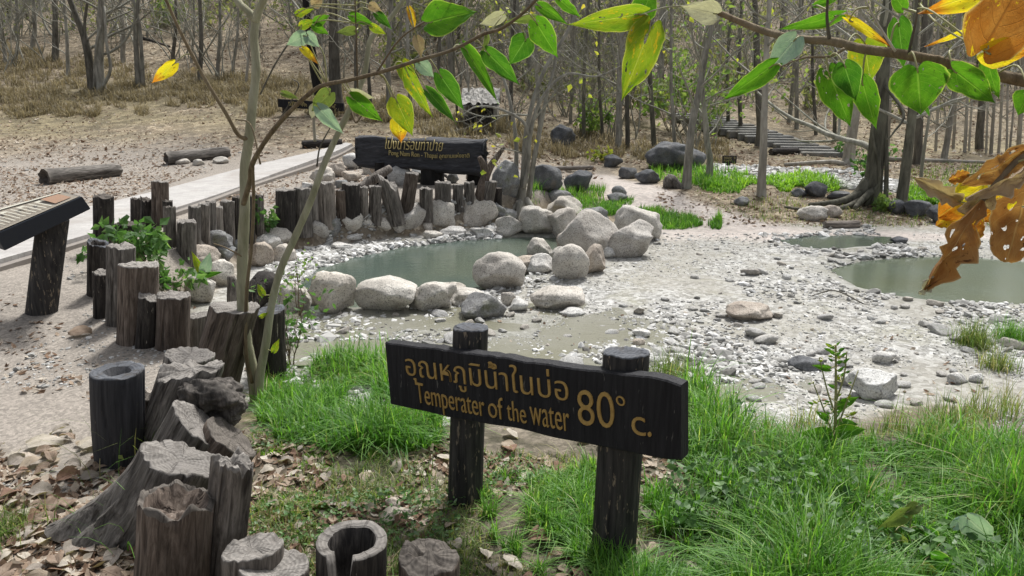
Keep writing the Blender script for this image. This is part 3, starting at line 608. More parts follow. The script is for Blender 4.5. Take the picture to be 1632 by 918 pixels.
for r in [
    ('rounded dark mottled boulder behind the root flared tree', 868, 304, 54, 38, dict(mat='darkrock', facets=6)),
    ('dark conical boulder beside the gravel track', 921, 308, 42, 34, dict(mat='darkrock', facets=7)),
    ('blue grey boulder between the log sign and the tree', 806, 314, 42, 54, dict(mat='greyrock')),
    ('dark grey boulder alone in the dry grass above the track', 897, 233, 38, 32, dict(mat='darkrock', facets=7)),
    ('small dark boulder at the far bend of the gravel track', 978, 267, 28, 19, dict(mat='darkrock')),
    ('dark rock first in the pair edging the far track', 1000, 285, 28, 18, dict(mat='darkrock')),
    ('dark rock second in the pair edging the far track', 1031, 293, 38, 21, dict(mat='darkrock')),
    ('huge dark grey humped boulder in the green grass', 1075, 273, 92, 42, dict(mat='darkrock', facets=7)),
    ('small grey rock standing on the track side of the grass strip', 986, 314, 22, 17, dict(mat='greyrock')),
    ('flat grey rock at the tip of the grass strip', 984, 322, 32, 14, dict(mat='greyrock')),
    ('half buried grey rock under the slim tree', 1182, 328, 22, 14, dict(mat='greyrock')),
    ('dark pointed boulder by the bright green plants', 1299, 315, 34, 24, dict(mat='darkrock')),
    ('low dark rock beside the pointed boulder', 1273, 314, 24, 13, dict(mat='darkrock')),
    ('dark rock squeezed among the big tree roots', 1336, 318, 36, 12, dict(mat='darkrock')),
    ('pale grey boulder on the leaf litter near the white log', 1294, 352, 46, 22, dict(mat='granite')),
    ('brown boulder touching the pale grey one near the white log', 1322, 346, 30, 18, dict(mat='brownrock')),
    ('dark bank rock next to the roots of the big tree', 1430, 342, 32, 22, dict(mat='darkrock')),
    ('dark bank rock in the middle of the row of three', 1462, 347, 40, 26, dict(mat='darkrock')),
    ('dark bank rock behind the dead yellow leaves', 1497, 357, 38, 28, dict(mat='darkrock')),
]:
    kw = dict(r[5]); rock(r[0], *r[1:5], kw.pop('mat', 'greyrock'), G3, name='boulder', cat='boulder', **kw)
G4 = 'stones lying in the creek bed'
for r in [
    ('flat sandy pink stone sunk in the creek gravel', 1192, 512, 72, 24, dict(mat='brownrock', facets=6)),
    ('dark flat stone behind the tall weed', 1282, 590, 52, 18, dict(mat='darkrock', facets=7)),
    ('broad pale slab beside the tall weed', 1392, 640, 74, 40, dict(mat='slate')),
    ('white stone lying past the pale slab', 1408, 580, 34, 18, dict(mat='slate')),
    ('round white stone near the grass tufts', 1523, 612, 28, 17, dict(mat='slate')),
    ('grey stone in the rubble by the grass tufts', 1555, 610, 22, 15, dict(mat='slate')),
    ('small dark stone in the little far pool', 1432, 388, 26, 10, dict(mat='darkrock')),
    ('grey stone between the two far pools', 1545, 396, 24, 10, dict(mat='greyrock')),
    ('pale rounded stone just under the black post top', 1022, 540, 26, 14, dict(mat='slate')),
    ('brown stone beside the post of the temperature sign', 1018, 552, 18, 12, dict(mat='brownrock')),
    ('brown stone lying in the grass below the temperature sign', 627, 812, 24, 18, dict(mat='brownrock')),
    ('flat grey stone on the trampled earth path', 43, 735, 36, 10, dict(mat='brownrock')),
]:
    kw = dict(r[5]); rock(r[0], *r[1:5], kw.pop('mat', 'slate'), G4, name='stone', cat='stone', **kw)
G5 = 'rubble rocks heaped below the log sign'
for i, (cx, yb, w_, h_) in enumerate([(515, 296, 38, 28), (536, 282, 36, 22), (560, 270, 26, 24), (578, 268, 24, 22), (592, 278, 28, 18), (610, 283, 34, 26), (637, 296, 40, 30), (668, 290, 26, 20), (690, 284, 20, 22), (560, 290, 30, 16), (588, 296, 24, 14), (722, 292, 18, 16), (640, 272, 30, 18), (752, 288, 18, 18), (493, 305, 22, 14), (545, 300, 22, 13)]):
    rock('angular rubble rock in the heap between the log sign and the stumps', cx, yb, w_, h_, ['granite', 'brownrock', 'slate', 'greyrock'][i % 4], G5, name='rubble_rock')
for i, (cx, yb, w_, h_) in enumerate([(290, 262, 24, 10), (316, 264, 18, 10), (352, 261, 26, 11)]):
    rock(['pale stone wedged under the middle of the far log', 'small stone beside the far log', 'flat pale stone against the end of the far log'][i], cx, yb, w_, h_, 'granite', 'stones against the far log', name='stone', cat='stone')

# smaller creek stones, each its own, then pebbles as one mass
slots = []
for _ in range(4000):
    px, py = rng.uniform(470, 1640), rng.uniform(385, 665); q = atZ(px, py, -.12)
    if side(q[0], q[1]) > -.12 or q[1] > 9.8 or q[1] < 3.6 + .25 * noise(q[0] * .9, 0, 0, 31): continue
    if max(polyd(POOL, q[0], q[1]), polyd(POOL_R, q[0], q[1]), polyd(POOL_S, q[0], q[1])) > -.06: continue
    if 690 < px < 1100 and 370 < py < 480 and rng.random() < .75: continue
    slots.append(q)
protos = []
for i in range(8):
    V, F = rock_shape(900 + i, 3, facets=7, cut=.45, rough=.1); protos.append(mesh('stone', V * [1, .75, .42], F, [M['slate'] if i % 4 else M['granite']]))
for q in slots[:210]:
    o = link('stone', protos[rng.integers(8)]); s = float(np.clip(rng.lognormal(-3.25, .4), .02, .09)); o.scale = (s, s, s)
    o.location = (q[0], q[1], float(zf(q[0], q[1])) + s * .2); o.rotation_euler = (rng.normal() * .2, rng.normal() * .2, rng.uniform(0, 6.28))
    tag(o, 'small loose pale stone lying among the creek gravel', 'stone', 'small loose stones of the creek gravel')
def scatter(name, P, tmplV, tmplF, scale, mats, rot_tilt=.3, attrv=None, jit=0., kind='stuff', lift=.2):
    n, k = len(P), len(tmplV); a = rng.uniform(0, 6.283, n); tx, ty = rng.normal(0, rot_tilt, n), rng.normal(0, rot_tilt, n)
    V = tmplV[None] * scale[:, None, :]
    if jit: V = V * (1 + rng.normal(0, jit, (n, k, 1)))
    x, y, z = V[..., 0], V[..., 1], V[..., 2]
    y, z = y * np.cos(tx)[:, None] - z * np.sin(tx)[:, None], y * np.sin(tx)[:, None] + z * np.cos(tx)[:, None]
    x, z = x * np.cos(ty)[:, None] + z * np.sin(ty)[:, None], -x * np.sin(ty)[:, None] + z * np.cos(ty)[:, None]
    x, y = x * np.cos(a)[:, None] - y * np.sin(a)[:, None], x * np.sin(a)[:, None] + y * np.cos(a)[:, None]
    V = np.stack([x + P[:, 0:1], y + P[:, 1:2], z + P[:, 2:3] + lift * scale[:, 2:3]], -1).reshape(-1, 3)
    F = (tmplF[None] + (np.arange(n) * k)[:, None, None]).reshape(-1, tmplF.shape[1])
    v = np.repeat(attrv if attrv is not None else rng.random(n), k)
    return tag(link(name, mesh(name, V, F, mats, attr={'v': v}, smooth=False)), kind=kind)
def rand_ground(n, x0, x1, y0, y1, keep, by_px=True):        # points on the ground whose picture position falls in a window
    out = []; tot = 0
    while tot < n:
        px, py = rng.uniform(x0, x1, n * 2), rng.uniform(y0, y1, n * 2); u, v = (px - 816) / FPX, (459 - py) / FPX
        d = np.stack([u, math.cos(PITCH) + v * math.sin(PITCH), -math.sin(PITCH) + v * math.cos(PITCH)], -1)
        t = (.0 - H_CAM) / d[:, 2]
        for _ in range(4):
            z = zf(d[:, 0] * t, d[:, 1] * t); t = (z - H_CAM) / d[:, 2]
        x, y = d[:, 0] * t, d[:, 1] * t; z = zf(x, y); k = keep(x, y, px, py) & (t > 0) & (t < 60)
        out.append(np.stack([x, y, z], -1)[k]); tot += int(k.sum())
        if len(out) > 60: break
    return np.concatenate(out)[:n]
def rand_far(n, keep, y0, y1):
    out = []; tot = 0
    for _ in range(60):
        y = y0 * (y1 / y0) ** rng.random(n * 2); x = rng.uniform(-.75, .75, n * 2) * y; z = zf(x, y); P = np.stack([x, y, z], -1); px, py = project(P); k = keep(x, y, px, py) & (py > -40); out.append(P[k]); tot += int(k.sum())
        if tot >= n: break
    return np.concatenate(out)[:n]
inpool = lambda x, y: np.maximum(np.maximum(polyd(POOL, x, y), polyd(POOL_R, x, y)), polyd(POOL_S, x, y))
ok_creek = lambda x, y, px, py: (side(x, y) < -.06) & (y < 9.9) & (y > 3.6 + .25 * noise(x * .9, 0, 0, 31)) & (inpool(x, y) < .02) & (noise(x * 2.2, y * 2.2, 0, 71) > -.35)
Pp = rand_ground(20000, 430, 1700, 372, 690, ok_creek); iv, if_ = ico(1)
rub = sm((noise(Pp[:, 0] * .8, Pp[:, 1] * .8, 0, 75) - .12 + .6 * sm((5.5 - Pp[:, 1]) / 1.) + .8 * sm((polyd(POOL, Pp[:, 0], Pp[:, 1]) + .7) / .4) + .7 * sm((Pp[:, 0] - 1.2) / .5) * sm((Pp[:, 1] - 6) / .8)) / .9)
sp = (np.clip(rng.lognormal(-4.55, .5, len(Pp)), .005, .04) * (.5 + 1.25 * rub) * (.75 + .06 * Pp[:, 1]))[:, None] * np.array([1, .75, .42]) * rng.uniform(.8, 1.3, (len(Pp), 3))
g_ = NG('pebble'); pc = g_.ramp(g_.attr('v').outputs['Fac'], [(0, (.09, .085, .075)), (.12, (.22, .215, .20)), (.4, (.36, .355, .335)), (.75, (.50, .495, .475)), (1, (.68, .675, .66))]); pc = g_.mix(.5, pc, g_.ramp(g_.noise(g_.coord('Object'), 60, 3, .6), [(.3, .6), (.7, 1.15)]), 'MULTIPLY')
M['pebble'] = g_.pbsdf(pc, .8, None, .3)
scatter('pebbles', Pp, iv, if_, sp, [M['pebble']], .3, jit=.13)
Ps = rand_ground(6000, 425, 800, 342, 470, lambda x, y, px, py: (side(x, y) < .1) & (polyd(POOL, x, y) < .05) & (y > 5.5))
scatter('pebbles', Ps, iv, if_, np.clip(rng.lognormal(-3.75, .5, len(Ps)), .008, .07)[:, None] * np.array([1, .75, .45]) * np.ones((len(Ps), 3)), [M['pebble']], .3, jit=.13)
Pf = rand_ground(1500, 1135, 1445, 258, 310, lambda x, y, px, py: polyd(CREEK_FAR, x, y) > -.1)
scatter('pebbles', Pf, iv, if_, np.clip(rng.lognormal(-3.0, .4, len(Pf)), .02, .12)[:, None] * np.array([1, .75, .5]) * np.ones((len(Pf), 3)), [M['pebble']], .3, jit=.12, attrv=.3 + .7 * rng.random(len(Pf)))
ok_dirt = lambda x, y, px, py: (side(x, y) > .1) & (noise(x * .9, y * .9, 0, 72) > -.3) & ~((x < -3.5) & (x > -4.6) & (y > 4) & (y < 15))
Pd = rand_ground(2600, -20, 560, 190, 918, ok_dirt)
sd_ = np.clip(rng.lognormal(-5.1, .5, len(Pd)), .003, .03)[:, None] * np.array([1, .8, .5]) * (1 + .12 * Pd[:, 1:2] * .3)
scatter('path_gravel', Pd, iv, if_, sd_, [M['pebble']], .25, jit=.1, attrv=rng.random(len(Pd)) * .8)
# ------------------------------------------------------------------ writing
def text_mesh(body, font_x=1.0, shear=0.):
    c = bpy.data.curves.new('lettering', 'FONT'); c.body = body; c.extrude = .02; c.resolution_u = 4; c.shear = shear; c.offset = -.011; c.bevel_depth = .005; c.bevel_resolution = 0
    o = bpy.data.objects.new('lettering', c); C.objects.link(o); bpy.context.view_layer.update()
    me = bpy.data.meshes.new_from_object(o.evaluated_get(bpy.context.evaluated_depsgraph_get()))
    V = np.zeros(len(me.vertices) * 3, np.float32); me.vertices.foreach_get('co', V); V = V.reshape(-1, 3)
    bpy.data.objects.remove(o); bpy.data.curves.remove(c); return me, V
def put_text(body, O, X, N, s0, s1, yb, ht, parent, mat, ref, depth=.004, yb1=None, shear=0.):
    """letters from s0 to s1 (metres along X, from O), baseline yb metres up, height ht of the letter ref"""
    me, V = text_mesh(body, shear=shear); _, Rv = text_mesh(ref); X, N = np.asarray(X, float), np.asarray(N, float); U = np.cross(N, X) * -1
    U = np.cross(X, N) * -1 if np.cross(X, N)[2] > 0 else np.cross(X, N)
    U = U if U[2] > 0 else -U
    xx = (V[:, 0] - V[:, 0].min()) / np.ptp(V[:, 0]); yy = V[:, 1] / Rv[:, 1].max() * ht; zz = V[:, 2] / max(V[:, 2].max(), 1e-6) * depth
    base = yb + (0 if yb1 is None else (yb1 - yb) * xx)
    W = np.asarray(O) + np.outer(s0 + (s1 - s0) * xx, X) + np.outer(base + yy, U) + np.outer(zz, N)
    me.vertices.foreach_set('co', (W - np.array(parent.matrix_world.translation)).astype(np.float32).ravel())
    me.materials.clear(); me.materials.append(mat); me.update(); return link('lettering', me, parent)
def squiggles(O, X, U, N, s0, s1, yb, ht, parent, mat, n, seed):
    rs = random.Random(seed); mb = MB(); X, U, N, O = (np.asarray(q, float) for q in (X, U, N, O)); step = (s1 - s0) / n
    for i in range(n):
        if rs.random() < .12: continue
        a = O + X * (s0 + step * i) + U * yb; hh = ht * rs.uniform(.7, 1.1)
        pts = [a + U * hh * .2, a + U * hh, a + X * step * .55 + U * hh * rs.uniform(.6, 1), a + X * step * .6, a + X * step * .2 + U * hh * rs.uniform(0, .3)]
        mb.tube(smooth_path(np.array(pts[:rs.randint(3, 5)]) + N * .002, 3), ht * .07, 4)
    return mb.build('lettering', mat, parent, off=parent.location)

# ------------------------------------------------------------------ temperature sign
def post_mesh(mb, B, T, r, seed, k=40, top_m=1, squash=.85):
    B, T = np.asarray(B, float), np.asarray(T, float); ax = Vector(T - B); q = Vector((0, 0, 1)).rotation_difference(ax).to_matrix()
    V, F, mi = stump_mesh(ax.length, r, seed, flare=.06, ribs=.05, jag=.008, squash=squash, tilt=(.06, -.05), rough=.006); V = V @ np.array(q).T + B
    return V, F, mi
dl, dr = 3.36 * .93, 2.56 * .93
fwd = lambda px, py, d: np.array([0, 0, H_CAM]) + ray(px, py) * d
TL, BL, TR, BR = fwd(615, 544, dl), fwd(622, 649, dl), fwd(1088, 604, dr), fwd(1083, 741, dr)
sign = empty('temperature_sign', ground(850, 845), 'black wooden sign on two posts giving the water temperature in Thai and English', 'sign')
A0, A1_ = (TL + BL) / 2, (TR + BR) / 2; Lx = A1_ - A0; L = np.linalg.norm(Lx); Xs = Lx / L; Us = np.array([0, 0, 1.]) - Xs * Xs[2]; Us /= np.linalg.norm(Us); Ns = np.cross(Xs, Us)
if Ns[1] > 0: Ns = -Ns
HB0, HB1 = np.linalg.norm(TL - BL), np.linalg.norm(TR - BR); TH = .055
# rough edged plank: grid over length, cross-section of 4 rounded corners
ns = 60; sec = []; rs_ = np.random.default_rng(4)
V, F = [], []
ring = [(-.5, .5, 0), (-.5, .5, .2), (-.5, .5, .8), (-.5, .5, 1), (.5, .5, 1), (.5, .5, .8), (.5, .5, .2), (.5, .5, 0)]
for i in range(ns + 1):
    f = i / ns; hh = HB0 + (HB1 - HB0) * f; e = 1.0
    dt = .003 * float(noise(f * 9, 1, 0, 81)) + .003 * float(noise(f * 40, 2, 0, 82)) - (.010 * float(sm((f - .955) / .045)) ** 2); db = .005 * float(noise(f * 8, 5, 0, 83)) + (.008 * float(sm((f - .95) / .05)))
    c = A0 + Xs * (L * f); th = TH
    yt, yb_ = hh / 2 + dt, -hh / 2 + db; b = .005
    prof = [(b, yb_), (0, yb_ + b), (0, yt - b), (b, yt), (th - b, yt), (th, yt - b), (th, yb_ + b), (th - b, yb_)]
    for d_, u_ in prof: V.append(c - Ns * d_ + Us * u_ + Xs * (.01 * (u_ / hh) * (1 if f in (0., 1.) else 0)))
for i in range(ns):
    for j in range(8): F.append((i * 8 + j, (i + 1) * 8 + j, (i + 1) * 8 + (j + 1) % 8, i * 8 + (j + 1) % 8))
F += [tuple(range(8))[::-1][::-1], tuple(ns * 8 + j for j in range(8))[::-1]]
me_b = mesh('board', np.array(V) - np.array(sign.location), F, [M['paint']], smooth=False); board = link('board', me_b, sign)
bpy.context.view_layer.update()
sq = lambda px: (lambda q: q * dl / (dr * (1 - q) + q * dl))((px - 618.5) / 467)
def sy(px, py):                                             # metres above the board's centre line for a photo point on its face
    s = sq(px); c = A0 + Lx * s; d = ray(px, py); Pp_ = np.array([0, 0, H_CAM]); t = ((c - Pp_) @ Ns) / (d @ Ns); return float((Pp_ + d * t - c) @ Us), float((Pp_ + d * t - A0) @ Xs)
def line(body, px0, py0, px1, py1, ht, ref):
    y0, s0 = sy(px0, py0); y1, s1 = sy(px1, py1); return put_text(body, A0, Xs, Ns, s0, s1, y0, ht, board, M['gold'], ref, .005, y1)
line('อุณหภูมิน้ำในบ่อ', 649, 597, 907, 639, .068, 'อ')
line('Temperater', 666, 641, 774, 664, .084, 'T')
line('of', 780, 664, 804, 669, .084, 'f'); line('the', 810, 669, 840, 675, .076, 'h'); line('water', 847, 675, 909, 688, .076, 't')
line('o', 780, 586, 788, 587, .02, 'o'); line('80', 923, 676, 981, 683, .125, '8'); line('o', 983, 644, 997, 648, .032, 'o'); line('c', 1008, 691, 1030, 695, .062, 'c'); line('.', 1033, 695, 1039, 696, .016, '.')
for (bx, by, tx, ty, w_) in ((740, 797, 750, 523, 57), (978, 890, 998, 563, 74)):
    B = ground(bx, by); T = atY(tx, ty, B[1] - .01); r = w_ / 2 * fdepth(T) / FPX
    V, F, mi = post_mesh(None, B, T, r, int(bx)); link('post', mesh('post', V - np.array(sign.location), F, [M['post'], M['end_char']], mi), sign)

# ------------------------------------------------------------------ sloping information board
Bp = ground(66, 497); inf = empty('information_board', Bp, 'sloping lectern board with painted top on one dark post beside the path', 'sign')
Yp = Bp[1]; a, b, c_, d_ = atY(-6, 372, Yp - .16), atY(133, 312, Yp - .1), atY(145, 330, Yp - .1), atY(8, 399, Yp - .16)   # lower face ends along the near side
near0, near1 = atY(-8, 374, Yp - .17), atY(131, 313, Yp - .12); low0, low1 = atY(8, 400, Yp - .17), atY(145, 333, Yp - .12)
back = np.array([-.12, .36, .05]); f0, f1 = atY(-75, 352, Yp + .19), atY(100, 305, Yp + .24)
mb = MB(); q = low0 - near0
mb.add(np.array([near0, near1, f1, f0, low0, low1, f1 + q, f0 + q]), [(0, 1, 2, 3), (4, 7, 6, 5), (0, 4, 5, 1), (1, 5, 6, 2), (2, 6, 7, 3), (3, 7, 4, 0)])
bo = mb.build('tray', m_plain('dark_steel_blue_paint', (.012, .016, .024), .5, (.02, .024, .03), 40), inf, smooth=False, off=Bp)
bv = bo.modifiers.new('bevel', 'BEVEL'); bv.width = .006; bv.segments = 2
Xi = near1 - near0; Li = np.linalg.norm(Xi); Xi = Xi / Li; Vi = f0 - near0; Vi = (f1 - near1) * .5 + Vi * .5; Wi = np.linalg.norm(Vi); Vi = Vi / Wi; Ni = np.cross(Xi, Vi); Ni = Ni if Ni[2] > 0 else -Ni
def pt(s, t, z=.004): return near0 + Xi * (Li * s) + ((1 - s) * (f0 - near0) + s * (f1 - near1)) * t + Ni * z
mb = MB(); mb.add([pt(.02, .05), pt(.98, .05), pt(.98, .95), pt(.02, .95)], [(0, 1, 2, 3)]); mb.build('panel', m_plain('faded_panel_print', (.34, .30, .235), .45, (.22, .19, .15), 7), inf, off=Bp)
mb = MB()
for i in range(11):
    s = .13 + i * .057; mb.add([pt(s, .16, .008), pt(s + .014, .16, .008), pt(s - .012, .72, .008), pt(s - .026, .72, .008)], [(0, 1, 2, 3)])
    if i % 3 == 1: mb.add([pt(s - .02, .62, .0085), pt(s + .03, .62, .0085), pt(s + .03, .72, .0085), pt(s - .024, .72, .0085)], [(0, 1, 2, 3)])
mb.add([pt(.03, .86, .008), pt(.97, .86, .008), pt(.97, .93, .008), pt(.03, .93, .008)], [(0, 1, 2, 3)])
mb.build('lettering', m_plain('cream_print', (.62, .60, .50), .5, (.5, .47, .38), 30), inf, off=Bp)
M['print'] = m_plain('orange_print', (.42, .20, .10), .5, (.25, .2, .15), 9)
for s0_, s1_, t0_, t1_ in ((.0, .1, .3, .84), (.76, .93, .2, .8)): mb = MB(); mb.add([pt(s0_, t0_, .007), pt(s1_, t0_, .007), pt(s1_, t1_, .007), pt(s0_, t1_, .007)], [(0, 1, 2, 3)]); mb.build('picture_print', M['print'], inf, off=Bp)
T = atY(84, 352, Yp); mb = MB(); V, F, mi = stump_mesh(float(T[2] - Bp[2]), 25 * fdepth(T) / FPX, 91, flare=.02, ribs=.03, jag=.0, squash=.7, rough=0)
V[:, 0] += np.clip(V[:, 2], 0, 9) * (T[0] - Bp[0]) / (T[2] - Bp[2]); link('post', mesh('post', V, F, [M['post'], M['end_char']], mi), inf)

# ------------------------------------------------------------------ charred log sign
Bl = ground(665, 292); Yl = Bl[1]; lg = empty('log_sign', Bl, 'charred half log name sign with yellow Thai and English lettering behind the pool', 'sign')
P0, P1 = atY(567, 241, Yl + .05), atY(777, 252, Yl - .25); AX = P1 - P0; Ll = np.linalg.norm(AX); AX /= Ll; UP = np.array([0, 0, 1.]) - AX * AX[2]; UP /= np.linalg.norm(UP); NO = np.cross(AX, UP); NO = NO if NO[1] < 0 else -NO
s_px = fdepth((P0 + P1) / 2) / FPX; hl = 27 * s_px; k = 28; n_ = 40; V, F = [], []
an = np.linspace(0, 2 * math.pi, k, endpoint=False)
for i in range(n_ + 1):
    f = i / n_; hh = hl * (.86 + .24 * f) * (1 + .05 * noise(f * 7, 0, 0, 94)); c = P0 + AX * (Ll * f)
    rr = 1 + .10 * noise(np.cos(an) * 2, np.sin(an) * 2, f * 4, 95) + .09 * noise(np.cos(an) * 7, np.sin(an) * 7, f * 5, 96)
    nn = np.cos(an) * rr; uu = np.sin(an) * rr; nn = np.minimum(nn, .55 + .06 * noise(uu * 4, f * 5, 0, 97))      # flat hewn face towards the pool
    end = (9 * s_px * noise(uu * 3, an * 0, 0, 98) + 18 * s_px * np.abs(noise(uu * 5, an * 0, 0, 99))) * ((1 if f == 0 else 0) - (.6 if f == 1 else 0))
    V.append(c + np.outer(nn * hh * .8, NO) + np.outer(uu * hh, UP) + np.outer(end, AX))
V = np.concatenate(V); F = [(i * k + j, i * k + (j + 1) % k, (i + 1) * k + (j + 1) % k, (i + 1) * k + j) for i in range(n_) for j in range(k)] + [tuple(range(k)), tuple(n_ * k + j for j in range(k))]
def m_charlog():
    g = NG('charred_log_wood'); v = g.coord('Object', (.1, 1, 1)); a = g.noise(v, 26, 5, .65, .4); col = g.ramp(a, [(.3, (.012, .013, .016)), (.6, (.045, .047, .055)), (.8, (.15, .15, .16))])
    return g.pbsdf(col, .7, g.bump(a, .9, .03), .35)
body = link('log_body', mesh('log_body', V - Bl, F, [m_charlog()]), lg); bpy.context.view_layer.update()
def lline(body_, px0, py0, px1, py1, ht_px, ref, mat='pale_letter', shear=0.):
    out = []
    for px, py in ((px0, py0), (px1, py1)):
        d = ray(px, py); F0 = (P0 + P1) / 2 + NO * hl * .49; t = ((F0 - np.array([0, 0, H_CAM])) @ NO) / (d @ NO); Q = np.array([0, 0, H_CAM]) + d * t - P0; out.append((Q @ AX, Q @ UP))
    put_text(body_, P0 + NO * hl * .5, AX, NO, out[0][0], out[1][0], out[0][1], ht_px * s_px, body, M[mat], ref, .012, out[1][1], shear=shear)
lline('โป่งน้ำร้อนท่าปาย', 614, 237, 706, 241, 13, 'อ', shear=.22); lline('Pong Nam Ron - Thapai', 620, 247, 697, 252, 7.5, 'P'); lline('อุทยานแห่งชาติ', 700, 252, 748, 251, 5, 'อ')
for bx, tx, ww in ((610, 612, 20), (690, 692, 36), (758, 764, 26)):
    B = ground(bx, 291); B[1] = Yl - .05; B[2] = float(zf(B[0], B[1])); T = atY(tx, 258, B[1]); V, F, mi = stump_mesh(float(T[2] - B[2]), ww / 2 * s_px, bx, flare=.2, ribs=.12, jag=.0)
    link('support', mesh('support', V + B - Bl, F, [M['bark_black'], M['end_char']], mi), lg)
# forked dead branch propped at the end of the log
B = ground(762, 322); mb = MB(); mb.tube(smooth_path([B - [0, 0, .1], atY(768, 300, B[1] + .02), atY(778, 272, B[1] + .06), atY(792, 250, B[1] + .1), atY(804, 234, B[1] + .12)]), np.linspace(.085, .022, 17), 10); mb.tube(smooth_path([atY(775, 278, B[1] + .05), atY(770, 262, B[1] + .0), atY(764, 250, B[1] - .02)]), np.linspace(.06, .03, 9), 8)
tag(mb.build('dead_branch', M['wood_red'], off=B), 'forked brown dead branch propped against the end of the log sign', 'branch').location = B

# ------------------------------------------------------------------ lying logs
def log(label, x0, y0, x1, y1, w0, w1=None, mat='wood', dyy=.15, group='logs lying on the ground', name='fallen_log', hollow=True, k=26, end='end_dark'):
    A = ground(x0, y0); B = ground(x1, y1); r0 = w0 / 2 * fdepth(A) / FPX; r1 = (w1 or w0) / 2 * fdepth(B) / FPX; A[2] += r0 * .8; B[2] += r1 * .8; d = B - A; Ln = np.linalg.norm(d)
    n = 16; a = np.linspace(0, 2 * math.pi, k, endpoint=False); V, F, mi = [], [], []; sd_ = x0 * .37
    for i in range(n + 1):
        f = i / n; r = (r0 + (r1 - r0) * f) * (1 + .06 * noise(np.cos(a) * 1.5 + sd_, np.sin(a) * 1.5, f * 3, 101) + .07 * noise(np.cos(a) * 6 + sd_, np.sin(a) * 6, f * 2, 102)); V.append(np.stack([r * np.cos(a), r * np.sin(a), np.full(k, f * Ln) + (.02 * noise(np.cos(a) * 4, np.sin(a) * 4, f, 103) if i in (0, n) else 0)], -1))
    for i in range(n):
        for j in range(k): F.append((i * k + j, i * k + (j + 1) % k, (i + 1) * k + (j + 1) % k, (i + 1) * k + j)); mi.append(0)
    b = (n + 1) * k
    for e, (i0, zz, sg) in enumerate(((0, 0, 1), (n, Ln, -1))):
        V.append(V[i0] * [.7, .7, 1]); V.append(V[i0] * [.45, .45, 1] + [0, 0, sg * (.18 if hollow else .01)])
        for j in range(k):
            q0, q1, q2 = i0 * k, b + e * 2 * k, b + (e * 2 + 1) * k
            F.append((q0 + j, q0 + (j + 1) % k, q1 + (j + 1) % k, q1 + j)); mi.append(1); F.append((q1 + j, q1 + (j + 1) % k, q2 + (j + 1) % k, q2 + j)); mi.append(1)
        F.append(tuple(b + (e * 2 + 1) * k + j for j in range(k))); mi.append(1)
    o = link(name, mesh(name, np.concatenate(V), F, [M[mat], M[end]], mi)); o.location = A; o.rotation_mode = 'QUATERNION'; o.rotation_quaternion = Vector((0, 0, 1)).rotation_difference(Vector(d)); return tag(o, label, 'log', group)
log('hollow grey log lying on the dirt clearing, the one closer to the information board', 72, 294, 188, 280, 27, 22)
log('grey log propped with pale stones at the edge of the paved path', 266, 262, 364, 250, 22, 18)
log('dark split log lying behind the leaning sapling stem by the path', 482, 236, 545, 233, 13, 13, 'wood_dark')
log('short white barkless log on the creek gravel', 1313, 364, 1368, 362, 13, 12, 'wood_pale', hollow=False, end='end')
log('mossy dark log beside the stone steps', 1228, 247, 1270, 245, 11, 11, 'wood_dark', hollow=False)
log('pale squared timber edging the gravel track', 846, 272, 944, 270, 7, 7, 'wood_pale', hollow=False, end='end')
log('fallen pale trunk lying across the flat ground past the big tree', 1392, 256, 1600, 262, 8, 5, 'bark_pale', hollow=False, end='end')
log('dark fallen log on the slope among the trees', 225, 62, 270, 76, 5, 4, 'wood_dark', hollow=False)
def wood_piece(label, pts, r, mat, name='driftwood', cat='driftwood', Y=None, extra=()):
    B = ground(*pts[0]); mb = MB(); P = [atY(px, py, B[1] + dy) for px, py, dy in [(pts[0][0], pts[0][1], 0)] + [(p[0], p[1], p[2] if len(p) > 2 else 0) for p in pts[1:]]]
    Q = smooth_path(P, 5); mb.tube(Q, np.interp(np.linspace(0, 1, len(Q)), np.linspace(0, 1, len(r)), r), 9)
    for e in extra: E = smooth_path([atY(px, py, B[1] + dy) for px, py, dy in e[0]], 5); mb.tube(E, np.linspace(e[1], e[2], len(E)), 7)
    o = mb.build(name, M[mat], off=B); o.location = B; return tag(o, label, cat)
wood_piece('grooved dark driftwood root lying between the two sapling stems', [(402, 492), (410, 470, .1), (424, 452, .2), (440, 446, .3)], [.05, .11, .12, .05], 'wood_dark')
wood_piece('pale upright snag of driftwood behind the fluted stump', [(372, 505), (372, 470, .02), (368, 440, .03)], [.05, .05, .03], 'wood')
wood_piece('twisted dead root end lying on the track with a long pale branch', [(1062, 300), (1068, 288, .05), (1080, 296, .0), (1105, 312, -.15), (1142, 324, -.3)], [.06, .11, .07, .035, .015], 'wood')
wood_piece('thin dark stick lying across the gravel by the rock pile', [(872, 447), (900, 456, -.1), (930, 461, -.15)], [.008, .01, .006], 'bark_dark', 'stick', 'stick')
wood_piece('bent thin twig lying on the creek gravel before the clear pool', [(1292, 472), (1330, 463, .0), (1372, 482, -.2), (1408, 499, -.35)], [.004, .006, .006, .003], 'bark_dark', 'stick', 'stick')
wood_piece('pale stick crossing the rubble below the log sign', [(620, 285), (690, 274, .1), (716, 284, .0), (728, 292, -.05)], [.02, .025, .02, .015], 'wood')
wood_piece('broken timber slanting down through the rubble below the log sign', [(572, 303), (600, 282, .15), (622, 268, .3)], [.06, .07, .05], 'wood')
wood_piece('short brown stick lying in the grass below the temperature sign', [(856, 738), (880, 746, -.02), (908, 753, -.03)], [.006, .008, .005], 'bark_dark', 'stick', 'stick')

